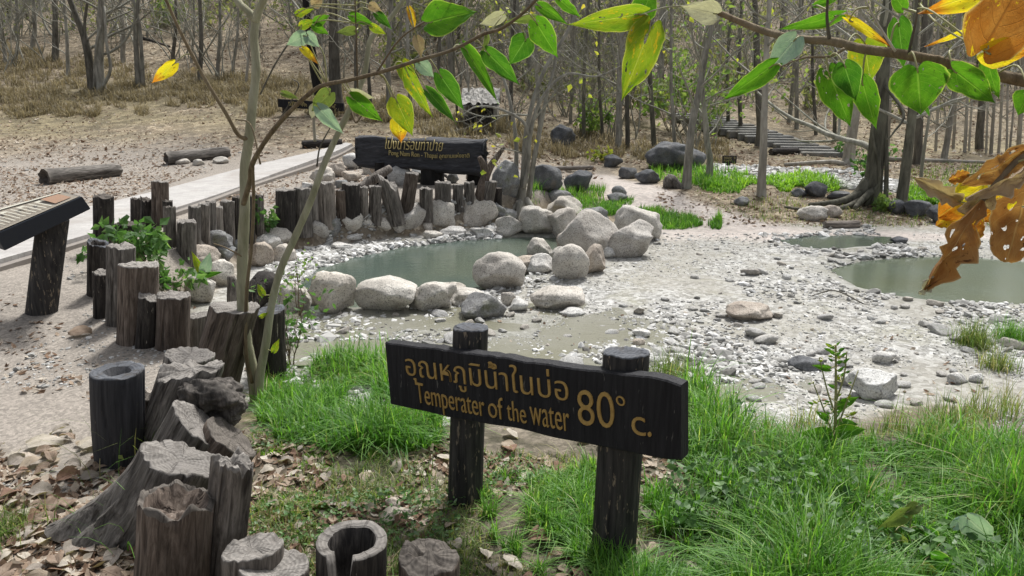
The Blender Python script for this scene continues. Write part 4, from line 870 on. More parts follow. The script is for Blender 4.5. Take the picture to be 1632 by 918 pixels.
# ------------------------------------------------------------------ far sign, small sign, hut, stone steps
B0, B1 = ground(459, 182), ground(532, 184); fs = empty('trail_sign', (B0 + B1) / 2, 'long black name board on two dark posts at the far side of the clearing', 'sign'); Yf = (B0[1] + B1[1]) / 2; s_f = fdepth(B0) / FPX
mb = MB(); q0, q1 = atY(444, 164, Yf - .12), atY(548, 171, Yf - .12); mb.box((q0 + q1) / 2, (q1 - q0) / 2, (0, .05, 0), (0, 0, 6.2 * s_f)); bd = mb.build('board', M['paint'], fs, False, fs.location)
bpy.context.view_layer.update(); Xf = (q1 - q0) / np.linalg.norm(q1 - q0)
t_ = squiggles(q0, Xf, (0, 0, 1), (0, -1, 0), 1 * 17 * s_f, 46 * s_f, -3 * s_f, 6 * s_f, fs, M['pale_letter'], 9, 3); t_.location = (0, -.052, 0)
t_ = squiggles(q0, Xf, (0, 0, 1), (0, -1, 0), 76 * s_f, 92 * s_f, -3 * s_f, 6 * s_f, fs, M['pale_letter'], 5, 5); t_.location = (0, -.052, 0)
for B in (B0, B1):
    V, F, mi = stump_mesh(17 * s_f, 6 * s_f, int(B[0] * 100), ribs=.05); link('post', mesh('post', V + [B[0], Yf, B[2]] - np.array(fs.location), F, [M['post'], M['end_char']], mi), fs)
B = ground(1161, 266); ss = empty('small_sign', B, 'small dark square sign with yellowish writing at the foot of the wooded slope', 'sign'); s_f = fdepth(B) / FPX
mb = MB(); cc = B + [0, -.03, 12 * s_f]; mb.box(cc, (11 * s_f, 0, 0), (0, .02, 0), (0, 0, 6 * s_f)); mb.build('board', M['wood_dark'], ss, False, B); bpy.context.view_layer.update()
for k_ in (0, 1): squiggles(cc + np.array([-9 * s_f, -.03, 1.2 * s_f - 4.5 * s_f * k_]), (1, 0, 0), (0, 0, 1), (0, -1, 0), 0, 18 * s_f, 0, 3 * s_f, ss, M['pale_letter'], 7, 11 + k_)
mb = MB(); mb.tube([B - [0, 0, .1], B + [0, 0.01, 7 * s_f]], .04, 8); mb.build('post', M['post'], ss, True, B)
# hut
Bh = ground(768, 196); s_f = fdepth(Bh) / FPX; hut = empty('forest_hut', Bh, 'small open hut with a grey shingled roof among the trees', 'hut'); hw, hd = 27 * s_f, .9
def hbox(name, c, X, Y, Zh, m): b_ = MB(); b_.box(c, X, Y, Zh, 0); return b_.build(name, m, hut, False)
M['shingle'] = (lambda g: g.pbsdf(g.mix(.8, g.ramp(g.noise(g.coord('Object'), 9, 4, .7), [(.3, (.26, .25, .23)), (.7, (.60, .58, .54))]), g.ramp(g.n('ShaderNodeTexBrick').outputs[0], [(0, .5), (1, 1.)]), 'MULTIPLY'), .9, None, .2))(NG('roof_shingles'))
for sx in (-1, 1):
    for syy in (-1, 1): b_ = MB(); b_.tube([(sx * hw * .85, syy * hd * .7, -.3), (sx * hw * .85, syy * hd * .7, 34 * s_f)], .055, 8); b_.build('post', M['bark_pale'], hut)
hbox('back_wall', (0, hd * .72, 20 * s_f), (hw * .85, 0, 0), (0, .03, 0), (0, 0, 14 * s_f), M['wood_dark'])
hbox('floor_deck', (0, 0, 8 * s_f), (hw * .92, 0, 0), (0, hd * .8, 0), (0, 0, .06), M['wood_dark'])
b_ = MB(); zr, ze = 52 * s_f, 31 * s_f
for sg in (-1, 1):
    nu_, nv_ = 26, 14; uu, vv_ = np.meshgrid(np.linspace(-1, 1, nu_), np.linspace(0, 1, nv_), indexing='ij'); zz = zr + (ze - zr) * vv_ + .05 * (vv_ * 7 % 1) + .05 * noise(uu * 9, vv_ * 9, sg, 201)
    V = np.stack([uu * hw * 1.08, sg * hd * 1.2 * vv_, zz], -1).reshape(-1, 3); V2 = V - [0, 0, .05]; idn = np.arange(nu_ * nv_).reshape(nu_, nv_); Q = np.stack([idn[:-1, :-1], idn[1:, :-1], idn[1:, 1:], idn[:-1, 1:]], -1).reshape(-1, 4); b_.add(V, [tuple(q) for q in Q]); b_.add(V2, [tuple(q[::-1]) for q in Q])
b_.build('roof', M['shingle'], hut, False)
# steps
st = empty('stone_steps', ground(1332, 252), 'long flight of dark stone steps climbing the wooded slope', 'steps'); S0, S1 = ground(1338, 251), ground(1120, 197); so_ = np.array(st.location)
M['stepstone'] = m_rock('step_stone', (.13, .13, .125), (.22, .22, .21), (.34, .335, .32))
for i in range(17):
    f = i / 16; c = S0 + (S1 - S0) * f; c[2] = max(float(zf(c[0], c[1])), S0[2] + (S1[2] + .15 - S0[2]) * f); wd = .52 + .1 * f + random.uniform(-.06, .06); b_ = MB(); yaw = R(-6 + random.uniform(-4, 4)); X_ = np.array([math.cos(yaw), math.sin(yaw), 0]); Y_ = np.array([-math.sin(yaw), math.cos(yaw), 0])
    b_.box(c - so_ + [-.25, .25, .02], X_ * wd, Y_ * .24, (0, 0, .085)); o = b_.build('step', M['stepstone'], st, False); bv = o.modifiers.new('bevel', 'BEVEL'); bv.width = .03; bv.segments = 2
# ------------------------------------------------------------------ trees
def rnd_unit(rs): v = np.array([rs.gauss(0, 1) for _ in range(3)]); return v / np.linalg.norm(v)
def grow(mb, p, d, L, r, lev, rs, up=.12, kink=.22, kids=(5, 5), sides=(7, 5, 3, 3), tips=None):
    n = max(4, int(5 + 3 * (lev == 0))); P = [p]; d = d / np.linalg.norm(d)
    for i in range(n):
        d = d + kink * np.array([rs.gauss(0, 1), rs.gauss(0, 1), rs.gauss(0, .7)]) * .6 + [0, 0, up * .4]; d /= np.linalg.norm(d); P.append(P[-1] + d * L / n)
    P = np.array(P); rad = np.linspace(r, r * .35, len(P)); mb.tube(P, rad, sides[min(lev, 3)], cap=False)
    if tips is not None and lev >= 1: tips += [(P[-1], d), (P[len(P) // 2], d)]
    if lev >= len(kids): return
    for _ in range(kids[lev]):
        t = rs.uniform(.25, .97); i = min(int(t * n), n - 1); q = P[i] + (P[i + 1] - P[i]) * (t * n - i); dd = P[i + 1] - P[i]; dd /= np.linalg.norm(dd)
        s = rnd_unit(rs); s -= dd * (s @ dd); s /= np.linalg.norm(s) + 1e-9; nd = dd * rs.uniform(.4, .9) + s * rs.uniform(.6, 1) + [0, 0, .15]
        grow(mb, q, nd, L * rs.uniform(.32, .55), rad[i] * rs.uniform(.4, .6), lev + 1, rs, up, kink, kids, sides, tips)
def trunk_tree(path, r, seed, limb0=.3, nlimb=9, kids=(4, 4), flare=1.5, llen=.35, k=10, tips=None):
    rs = random.Random(seed); tr = MB(); cr = MB(); P = smooth_path(path, 6); n = len(P); f = np.linspace(0, 1, n); L = np.sum(np.linalg.norm(np.diff(P, axis=0), axis=1))
    rad = r * (1 - .7 * f) * (1 + (flare - 1) * np.exp(-f * L / .35)); P = P + np.c_[.15 * r * noise(f * 9, seed, 0, 111), .15 * r * noise(f * 9, seed, 5, 112), f * 0]
    tr.tube(P, rad, k)
    for q in range(nlimb):
        t = limb0 + (1 - limb0) * (q + rs.random()) / nlimb; i = min(int(t * (n - 1)), n - 2); a = rs.uniform(0, 6.28); dd = np.array([math.cos(a), math.sin(a), rs.uniform(.2, .9)])
        grow(cr, P[i], dd, L * llen * rs.uniform(.5, 1.1), rad[i] * rs.uniform(.3, .5), 0, rs, kids=kids, sides=(5, 4, 3, 3), tips=tips)
    return tr, cr
def add_leaf_cards(mb, tips, n, size, rs, droop=.3, spread=.12):
    for _ in range(n):
        p, d = tips[rs.randrange(len(tips))]; p = p + spread * np.array([rs.gauss(0, 1), rs.gauss(0, 1), rs.gauss(0, .8)]); a = rnd_unit(rs); a[2] -= droop; a /= np.linalg.norm(a); b = np.cross(a, rnd_unit(rs)); b /= np.linalg.norm(b) + 1e-9; s = size * rs.uniform(.6, 1.3); nn = np.cross(a, b)
        mb.add([p, p + a * s * .35 + b * s * .33 + nn * s * .05, p + a * s, p + a * s * .35 - b * s * .33 + nn * s * .05, p + a * s * .5 - nn * s * .03], [(0, 1, 4), (1, 2, 4), (2, 3, 4), (3, 0, 4)])
def leafmat(name, c0, c1, c2): g = NG(name); col = g.ramp(g.noise(g.coord('Object'), 3.1, 2, .6), [(.35, c0), (.5, c1), (.65, c2)]); return g.pbsdf(col, .6, None, .3, .45, g.mix(1., col, (1.5, 1.6, .9), 'MULTIPLY'))
M['leaf_far'] = leafmat('far_leaves', (.10, .17, .05), (.16, .24, .07), (.24, .29, .08)); M['leaf_yg'] = leafmat('yellow_green_leaves', (.20, .28, .05), (.34, .36, .06), (.42, .34, .06)); M['leaf_grey'] = leafmat('grey_green_leaves', (.12, .145, .07), (.19, .21, .10), (.28, .27, .12)); M['leaf_dk'] = leafmat('shrub_leaves', (.045, .10, .03), (.08, .17, .05), (.16, .25, .09))
def tree_px(label, pts, w, mat='bark', seed=None, top=9., nlimb=8, kids=(4, 3), limb0=.3, cat='tree', name='tree', llen=.3, leaves=None, flare=1.5, extra=(), group=None):
    B = ground(*pts[0]); r = w / 2 * fdepth(B) / FPX; P = [B - [0, 0, .15]] + [atY(p[0], p[1], B[1] + (p[2] if len(p) > 2 else 0)) for p in pts[1:]]
    d = P[-1] - P[-2]; d /= np.linalg.norm(d); d[2] = max(d[2], .5); z = P[-1][2]
    if z < top: P += [P[-1] + d * (top - z) * .5 + [0, 0, 0], P[-1] + d * (top - z) + [.1 * math.sin(w), .1, 0]]
    t = empty(name, B, label, cat, group); tips = []; tr, cr = trunk_tree(np.array(P), r, seed or int(pts[0][0] * 3 + pts[0][1]), limb0, nlimb, kids, flare, llen, 12, tips)
    for e in extra: E = smooth_path([atY(p[0], p[1], B[1] + p[2]) if p[1] < 900 else ground(*p[:2]) for p in e[0]], 5); tr.tube(E, np.linspace(e[1], e[2], len(E)), 8)
    tr.build('trunk', M[mat], t, off=B); cr.build('branches', M['twig'], t, off=B)
    if leaves: lb = MB(); add_leaf_cards(lb, tips, leaves[1], leaves[2], random.Random(5), spread=leaves[3] if len(leaves) > 3 else .12); lb.build('foliage', M[leaves[0]], t, False, off=B)
    return t
M['bark_mid'] = m_bark('mossy_grey_bark', (.055, .054, .042), (.20, .195, .155), 14, (.30, .31, .24), .5)
# individual trees of the middle distance
fx = []
def root(*pts): return [(p[0], p[1], p[2]) for p in pts]
tree_px('many stemmed small tree with ribbed flared base behind the pool rocks', [(832, 335), (833, 315), (835, 270), (838, 220), (848, 165), (868, 110), (905, 50), (930, 0)], 10, 'bark', top=5, nlimb=9, kids=(4, 4), limb0=.25, flare=3.4, leaves=('leaf_yg', 90, .085), llen=.3,
    extra=[(root((826, 325, .05), (823, 280, .05), (822, 220, .1), (810, 150, .2), (790, 90, .3), (770, 30, .4)), .036, .01), (root((842, 318, .08), (850, 260, .1), (862, 200, .1), (872, 150, .0), (885, 95, .1), (880, 30, .2)), .04, .011), (root((835, 300, -.05), (843, 250, -.1), (838, 200, -.2), (800, 175, -.3), (760, 170, -.35), (735, 185, -.4)), .03, .006), (root((838, 270, 0), (850, 190, -.2), (872, 145, -.3), (905, 118, -.4), (950, 122, -.5), (990, 105, -.5)), .03, .006), (root((832, 318, 0), (815, 335, -.1), (800, 342, -.2)), .05, .02), (root((838, 318, 0), (852, 336, -.12), (862, 345, -.2)), .05, .02), (root((828, 322, -.05), (826, 345, -.2), (824, 352, -.25)), .05, .02)])
tree_px('slender grey tree in the green grass by the humped boulder', [(1094, 300), (1096, 270), (1103, 200), (1112, 150), (1126, 80), (1142, 0)], 15, 'bark', top=6, leaves=('leaf_yg', 60, .09), nlimb=8)
tree_px('thin crooked tree with leafy twigs just past the slender grey one', [(1129, 290), (1131, 255), (1126, 218), (1122, 170), (1118, 120), (1125, 60)], 11, 'bark', top=5, leaves=('leaf_far', 420, .10, .2), nlimb=12, kids=(4, 3), limb0=.28, llen=.26)
tree_px('straight pale trunk standing between the track and the stone steps', [(1214, 312), (1215, 270), (1217, 200), (1219, 150), (1222, 60), (1226, 0)], 14, 'bark_pale', top=7)
tree_px('dark trunk beside the upper stone steps', [(1212, 232), (1213, 200), (1208, 140), (1205, 60), (1202, 0)], 15, 'bark_dark', top=7)
tree_px('big root buttressed tree with ferns and vines beside the creek', [(1385, 322), (1388, 300), (1393, 260), (1400, 200), (1404, 140), (1408, 60), (1416, 0)], 31, 'bark_mid', top=8, flare=1.25, nlimb=10,
    extra=[(root((1384, 290, 0), (1365, 312, -.1), (1335, 322, -.2), (1290, 326, -.35)), .10, .025), (root((1380, 312, -.05), (1350, 330, -.3), (1300, 336, -.45), (1250, 330, -.5)), .06, .015), (root((1392, 316, 0), (1430, 342, -.35), (1480, 356, -.6), (1500, 365, -.7)), .075, .02), (root((1395, 300, -.05), (1375, 318, -.3), (1362, 332, -.45)), .06, .03), (root((1400, 312, 0), (1420, 330, -.3), (1432, 350, -.6)), .06, .02), (root((1412, 322, -.1), (1413, 260, -.1), (1412, 200, -.05), (1415, 130, .1), (1408, 60, .1)), .035, .02), (root((1396, 320, -.1), (1402, 270, -.15), (1390, 210, -.1), (1402, 150, -.1)), .025, .015), (root((1380, 328, -.2), (1395, 300, -.15), (1412, 285, -.1)), .025, .012), (root((1405, 130, 0), (1440, 180, -.5), (1425, 210, -.6), (1412, 225, -.6)), .025, .008)])
tree_px('leaning grey brown tree next to the big root buttressed one', [(1435, 330), (1440, 300), (1448, 240), (1453, 190), (1455, 120), (1458, 50), (1464, 0)], 18, 'bark_mid', top=8, flare=1.3)
tree_px('pale smooth barked tree with a claw of roots behind the buttressed tree', [(1352, 262), (1354, 240), (1362, 190), (1366, 140), (1372, 60), (1374, 0)], 19, 'bark_pale', top=8, flare=1.8, extra=[(root((1352, 250, 0), (1345, 262, -.1), (1325, 258, -.2), (1250, 262, -.3)), .08, .03)])
tree_px('dark trunk just behind the leaning grey brown tree', [(1462, 262), (1463, 240), (1465, 190), (1470, 120), (1474, 0)], 14, 'bark_dark', top=8)
tree_px('thin whitish sapling bending beside the green patch', [(1466, 300), (1468, 280), (1474, 230), (1480, 190), (1488, 130), (1496, 40)], 6, 'bark_pale', top=6)
tree_px('dark footed slanting tree at the end of the fallen pale trunk', [(1503, 256), (1506, 245), (1511, 215), (1517, 180), (1524, 120), (1530, 30)], 11, 'bark', top=8)
tree_px('charred black trunk beside the far name board', [(512, 178), (508, 165), (502, 110), (494, 60), (488, 0)], 19, 'bark_black', top=9, limb0=.5)
tree_px('thick dark grey trunk right beside the charred black one', [(538, 174), (537, 160), (535, 110), (532, 60), (532, 0)], 24, 'bark_dark', top=10, limb0=.5)
tree_px('leaning dark trunk wrapped by twisted vines on the grassy slope', [(147, 142), (147, 128), (140, 80), (128, 40), (112, 0)], 15, 'bark_dark', top=9, extra=[(root((152, 140, -.05), (140, 95, -.1), (135, 40, 0), (140, 0, 0)), .05, .03)])
tree_px('thick fluted grey trunk with hanging vine loops on the grassy slope', [(160, 144), (160, 130), (158, 80), (160, 40), (161, 0)], 17, 'bark', top=10, extra=[(root((163, 141, -.1), (176, 110, -.15), (170, 70, -.1), (166, 10, 0)), .045, .03), (root((150, 140, -.1), (152, 90, -.1), (160, 40, -.1)), .035, .02)])
tree_px('twin stemmed trunk standing apart on the grassy slope', [(221, 138), (220, 125), (217, 70), (218, 30), (219, 0)], 10, 'bark', top=9, extra=[(root((228, 138, 0), (226, 90, 0), (222, 40, 0), (213, 0, 0)), .06, .04)])
for i, (bx, by, tx, w_) in enumerate([(53, 80, 53, 9), (88, 96, 86, 12), (25, 58, 26, 8), (196, 100, 192, 9), (108, 122, 102, 7), (319, 130, 318, 9), (347, 120, 350, 7), (372, 118, 380, 6), (8, 100, -8, 6), (276, 96, 280, 7), (305, 100, 309, 5), (393, 138, 398, 5)]):
    tree_px('slim grey trunk on the leaf covered slope above the dry grass', [(bx, by), (bx, by - 12), ((bx + tx) / 2 + 2, by * .5), (tx, 0)], w_, ['bark', 'bark_dark', 'bark', 'bark_pale'][i % 4], top=9, nlimb=6, kids=(3, 3), group='slim trunks of the hillside wood', seed=400 + i)
for i, (bx, by, tx, w_) in enumerate([(655, 178, 650, 10), (700, 186, 705, 9), (728, 190, 724, 6), (620, 172, 624, 13), (590, 176, 588, 9), (930, 222, 938, 9), (985, 236, 996, 15), (1000, 236, 1004, 11), (1042, 240, 1036, 12), (750, 200, 745, 5), (567, 180, 572, 7), (960, 225, 955, 8), (1075, 246, 1070, 9), (1180, 215, 1182, 10), (1160, 208, 1165, 9), (1270, 205, 1276, 10), (1300, 215, 1296, 8), (1330, 225, 1338, 9), (860, 205, 855, 9), (815, 200, 820, 10)]):
    tree_px('bare brown trunk rising from the litter of the wood past the pool', [(bx, by), (bx, by - 14), ((bx + tx) / 2 - 3, by * .5), (tx, 0)], w_ * .8, ['bark', 'bark_dark', 'bark_mid'][i % 3], top=8, nlimb=7, kids=(4, 3), group='bare trunks of the wood past the pool', seed=500 + i)
for i, (bx, by, tx, w_) in enumerate([(1492, 240, 1495, 5), (1538, 242, 1544, 6), (1545, 240, 1552, 4), (1580, 246, 1586, 6), (1592, 244, 1600, 5), (1604, 248, 1603, 4), (1610, 247, 1622, 4), (1562, 238, 1566, 14), (1624, 240, 1630, 8), (1415, 232, 1420, 8), (1520, 236, 1525, 5), (1572, 244, 1573, 4)]):
    tree_px('pale thin trunk at the wood edge across the flat ground', [(bx, by), (bx, by - 14), ((bx + tx) / 2 + 2, by * .55), (tx, 0)], w_, 'bark_pale' if i != 7 else 'bark_dark', top=7, nlimb=6, kids=(3, 3), group='thin pale trunks at the wood edge', seed=600 + i)
# the wood on the hillside: ten trees copied with their parts
def proto(i):
    rs = random.Random(700 + i); h = rs.uniform(7, 11); lean = np.array([rs.gauss(0, .5), rs.gauss(0, .5), 0]); P = [np.array([0, 0, -.4]), np.array([0, 0, 0]), lean * .3 + [0, 0, h * .35], lean * .6 + [rs.gauss(0, .2), 0, h * .7], lean + [0, 0, h]]
    tips = []; tr, cr = trunk_tree(np.array(P), rs.uniform(.045, .12), 700 + i, .12, 17, (5, 3), 1.4, .24, 8, tips); lf = MB()
    if i % 3 != 2: add_leaf_cards(lf, tips, 520, .15, rs, spread=.3)
    return (mesh('trunk', np.concatenate(tr.V), tr.F, [M[['bark', 'bark_pale', 'bark', 'bark_dark', 'bark'][i % 5]]]), mesh('branches', np.concatenate(cr.V), cr.F, [M['twig']]), mesh('foliage', np.concatenate(lf.V), lf.F, [M['leaf_grey']], smooth=False) if lf.n else None)
PR = [proto(i) for i in range(9)]
cnt = 0
for _ in range(4000):
    if cnt >= 250: break
    y = rng.uniform(20, 74) if rng.random() < .7 else rng.uniform(19, 40); x = rng.uniform(-.72, .72) * y; z = float(zf(x, y)); px, py = project(np.array([x, y, z])); px, py = px[0], py[0]
    if x < -4 and y < 27: continue
    if 1160 < px < 1350 and 195 < py < 255: continue
    if 735 < px < 800 and y < 24: continue
    if x > 8 and y < 24: continue
    if rng.random() < .0: continue
    cnt += 1; i = rng.integers(9); s = rng.uniform(.5, 1.25)
    t = empty('forest_tree', (x, y, z), 'bare grey tree standing far up in the dry hillside wood', 'tree', 'bare trees of the dry hillside wood'); t.rotation_euler.z = rng.uniform(0, 6.28); t.scale = (s, s, s)
    link('trunk', PR[i][0], t); link('branches', PR[i][1], t)
    if PR[i][2]: link('foliage', PR[i][2], t)
def brush(i, leaves=0):
    rs = random.Random(800 + i); mb = MB()
    for _ in range(rs.randint(5, 9)): a = rs.uniform(0, 6.28); grow(mb, np.array([rs.gauss(0, .15), rs.gauss(0, .15), -.05]), np.array([math.cos(a) * .5, math.sin(a) * .5, 1.]), rs.uniform(1.3, 2.8), rs.uniform(.012, .022), 0, rs, kids=(6, 4), sides=(4, 3, 3, 3), kink=.28)
    return mesh('bare_shrub', np.concatenate(mb.V), mb.F, [M['twig']])
BR = [brush(i) for i in range(6)]
cnt = 0
for _ in range(3000):
    if cnt >= 290: break
    y = rng.uniform(16.5, 60); x = rng.uniform(-.7, .7) * y; z = float(zf(x, y)); px, py = project(np.array([x, y, z])); px, py = px[0], py[0]
    if x < -1.5 and y < 22: continue
    if 1130 < px < 1370 and 180 < py < 265: continue
    if 735 < px < 805 and y < 22: continue
    if x > 6 and y < 21: continue
    cnt += 1; s = rng.uniform(.7, 1.4); o = link('bare_shrub', BR[rng.integers(6)]); o.location = (x, y, z); o.rotation_euler.z = rng.uniform(0, 6.28); o.scale = (s, s, s * rng.uniform(.8, 1.3))
    tag(o, 'leafless twiggy shrub in the undergrowth of the wood', 'shrub', 'leafless shrubs of the undergrowth')
def bush(label, px, py, w, h, n, mat, size, seed, name='leafy_shrub', cat='shrub', group=None, stems=7):
    B = ground(px, py); s = fdepth(B) / FPX; rs = random.Random(seed); t = empty(name, B, label, cat, group); st_ = MB(); tips = []
    for _ in range(stems): a = rs.uniform(0, 6.28); grow(st_, np.array([rs.gauss(0, .1) * w * s, 0, -.03]), np.array([math.cos(a) * w / h * .7, math.sin(a) * w / h * .7, 1.]), h * s * rs.uniform(.6, 1.), max(.004, .01 * h * s), 0, rs, kids=(5, 3), sides=(4, 3, 3), tips=tips)
    lb = MB(); add_leaf_cards(lb, tips, n, size, rs, spread=.06 * h * s); st_.build('stems', M['bark_brown'], t); lb.build('foliage', M[mat], t, False); return t
bush('pale green leafy shrub hanging over the upper steps in the wood', 1080, 212, 120, 105, 900, 'leaf_far', .15, 3, stems=12)
bush('green leafed shrub behind the lone dark boulder in the dry grass', 940, 215, 70, 60, 350, 'leaf_far', .13, 4)
bush('small yellow leafed plant on the bank over the dark pair of rocks', 955, 258, 26, 24, 90, 'leaf_yg', .1, 5, name='plant', cat='plant')
bush('green leafy creeper bush growing over the stumps beside the information board', 232, 432, 100, 88, 330, 'leaf_dk', .085, 6, stems=12)
for bx, by, bw, bh, bn in [(1000, 190, 90, 80, 420), (1150, 150, 90, 70, 420), (880, 160, 100, 60, 300), (640, 120, 80, 60, 260), (1240, 120, 90, 70, 300), (1310, 170, 70, 60, 260), (560, 60, 80, 70, 250), (760, 70, 100, 80, 300), (1450, 190, 90, 80, 300), (1580, 150, 100, 90, 350), (960, 80, 100, 80, 350), (1100, 60, 100, 80, 350), (400, 60, 70, 60, 200), (690, 90, 90, 80, 380), (820, 60, 90, 80, 380), (1050, 130, 90, 80, 450), (1200, 60, 100, 90, 380), (1400, 110, 100, 90, 350), (1520, 90, 100, 90, 350), (470, 20, 80, 60, 250), (340, 50, 80, 60, 220), (910, 110, 90, 70, 350)]:
    bush('grey green leafy shrub in the undergrowth among the bare trunks', bx, by, bw, bh, bn, 'leaf_grey', .16, int(bx + by), group='leafy shrubs among the bare trunks')
bush('dark ivy tuft hanging on the stumps beside the sapling', 424, 372, 30, 46, 120, 'leaf_dk', .07, 7)
bush('low green creeper spreading down over the rocks below the shrub', 278, 478, 60, 58, 130, 'leaf_dk', .08, 8)
bush('small green fern-like clump at the foot of the pale smooth barked tree', 1350, 250, 30, 24, 90, 'leaf_dk', .1, 9, name='plant', cat='plant')
bush('green leafy plant at the foot of the vine covered tree', 1412, 336, 40, 30, 130, 'leaf_far', .09, 10, name='plant', cat='plant')
bush('dark fern clump hanging on the trunk of the buttressed tree', 1386, 300, 26, 75, 160, 'leaf_dk', .1, 12, name='fern', cat='fern')
bush('leafy vine climbing at the sapling foot by the grass', 466, 585, 34, 125, 190, 'leaf_dk', .045, 13, name='vine', cat='vine')
bush('trailing weed with narrow leaves at the water edge by the rocks', 300 + 180, 505, 22, 100, 90, 'leaf_far', .035, 14, name='weed', cat='weed', stems=3)
bush('tiny weed growing at the base of the charred black stump', 206, 726, 40, 60, 50, 'leaf_far', .03, 15, name='weed', cat='weed', stems=5)
bush('sparse leafy twigs on the slope behind the far name board', 480, 60, 70, 60, 100, 'leaf_far', .12, 16)
bush('green undergrowth shrub on the far slope over the slim trunks', 275, 42, 80, 46, 260, 'leaf_far', .22, 17)
# ------------------------------------------------------------------ large heart shaped leaves
def leaf_mesh(B, T, width, nrm, fold=.15, curl=.1, wav=.02, seed=0, mat=None, heart=.14, rag=0., off=(0, 0, 0)):
    B, T = np.asarray(B, float), np.asarray(T, float); A = T - B; L = np.linalg.norm(A); A /= L; N = np.asarray(nrm, float); N -= A * (N @ A); N /= np.linalg.norm(N); S = np.cross(A, N)
    nt_, ns_ = 17, 11; t = np.linspace(0, 1, nt_); s = np.linspace(-1, 1, ns_)
    f = np.interp(t, [0, .06, .14, .26, .4, .55, .7, .82, .92, 1.], [.5, .78, .94, 1., .93, .76, .52, .28, .09, .006])
    if rag: f = np.interp(t, [0, .08, .2, .4, .6, .75, .88, .96, 1.], [.15, .5, .8, 1., .92, .8, .62, .4, .15]) * (1 + rag * noise(t * 9, seed, 0, 125))
    tt, ss = np.meshgrid(t, s, indexing='ij'); hw = f[:, None] * width / 2 * np.abs(ss) ** .9 * np.sign(ss)
    hw = hw * (1 + .10 * noise(tt * 5 + seed, np.sign(ss), seed * .7, 121) + .05 * noise(tt * 15 + seed, np.sign(ss), seed, 123))
    al = tt * L - heart * L * np.sin(np.abs(ss) ** .8 * math.pi * .75) * (1 - tt) ** 4
    z = fold * np.abs(hw) * 1.6 - curl * L * (tt - .2) ** 2 + wav * L * noise(tt * 4 + seed, ss * 1.7, seed, 122) * np.abs(ss)
    if rag: z = z + rag * .6 * np.abs(hw) * np.sin(tt * 9 + seed) + rag * width * .35 * noise(tt * 6 + seed, ss * 2.5, 1, 126); hw = hw * (1 + rag * .5 * noise(tt * 14, np.sign(ss) * 3, seed, 127)); al = al + rag * .05 * L * noise(ss * 3, seed, tt * 2, 128) * tt
    V = B + al[..., None] * A + hw[..., None] * S + z[..., None] * N
    idn = np.arange(nt_ * ns_).reshape(nt_, ns_); F = np.stack([idn[:-1, :-1], idn[1:, :-1], idn[1:, 1:], idn[:-1, 1:]], -1).reshape(-1, 4)
    uv = np.stack([ss * .5 + .5, tt], -1).reshape(-1, 2); return mesh('leaf', V.reshape(-1, 3) - np.asarray(off), F, [mat], uv=uv)
LF = dict(
    g=m_leaf('fresh_green_leaf', (.05, .16, .012), (.085, .215, .016), (.32, .42, .10), (.18, .32, .06), (.035, .08, .015), .62, .5, 1.45, holes=.30),
    dg=m_leaf('deep_green_leaf', (.03, .11, .012), (.055, .155, .016), (.26, .38, .12), (.16, .30, .08), (.03, .05, .015), .66, .5, 1.5),
    yg=m_leaf('yellow_green_leaf', (.12, .22, .016), (.23, .28, .02), (.42, .44, .12), (.36, .40, .10), (.42, .30, .02), .58, .5, 1.35, holes=.31),
    y=m_leaf('yellow_leaf', (.62, .46, .02), (.46, .42, .03), (.55, .35, .05), (.58, .48, .12), (.20, .07, .015), .60, .5, 1.6, tipcol=(.45, .16, .02), holes=.22),
    yb=m_leaf('yellow_brown_leaf', (.60, .42, .02), (.36, .13, .03), (.25, .09, .02), (.5, .36, .1), (.12, .04, .015), .62, .5, 1.5),
    b=m_leaf('brown_dry_leaf', (.36, .19, .08), (.25, .11, .042), (.42, .29, .18), (.44, .28, .15), (.07, .025, .012), .62, .35, 1.3, holes=.35, rough=.65),
    o=m_leaf('orange_brown_leaf', (.36, .16, .05), (.27, .095, .02), (.5, .34, .16), (.20, .07, .02), (.55, .38, .02), .60, .5, 1.5, rough=.5),
    w=m_leaf('pale_dead_leaf', (.58, .56, .50), (.46, .44, .40), (.6, .58, .52), (.36, .34, .30), (.30, .22, .15), .66, .3, 1.),
    t=m_leaf('blue_green_leaf_back', (.33, .45, .42), (.25, .38, .33), (.40, .48, .42), (.48, .58, .55), None, .6, .35, 1.1),
    ol=m_leaf('olive_leaf', (.10, .14, .045), (.15, .20, .06), (.25, .28, .1), (.22, .26, .1), (.10, .07, .03), .62, .45, 1.3),
    dry=m_leaf('tan_dry_leaf', (.36, .26, .18), (.44, .34, .25), (.5, .42, .34), (.30, .21, .14), (.20, .13, .08), .60, .3, 1.2, rough=.75))
CAMP = np.array([0, 0, H_CAM])
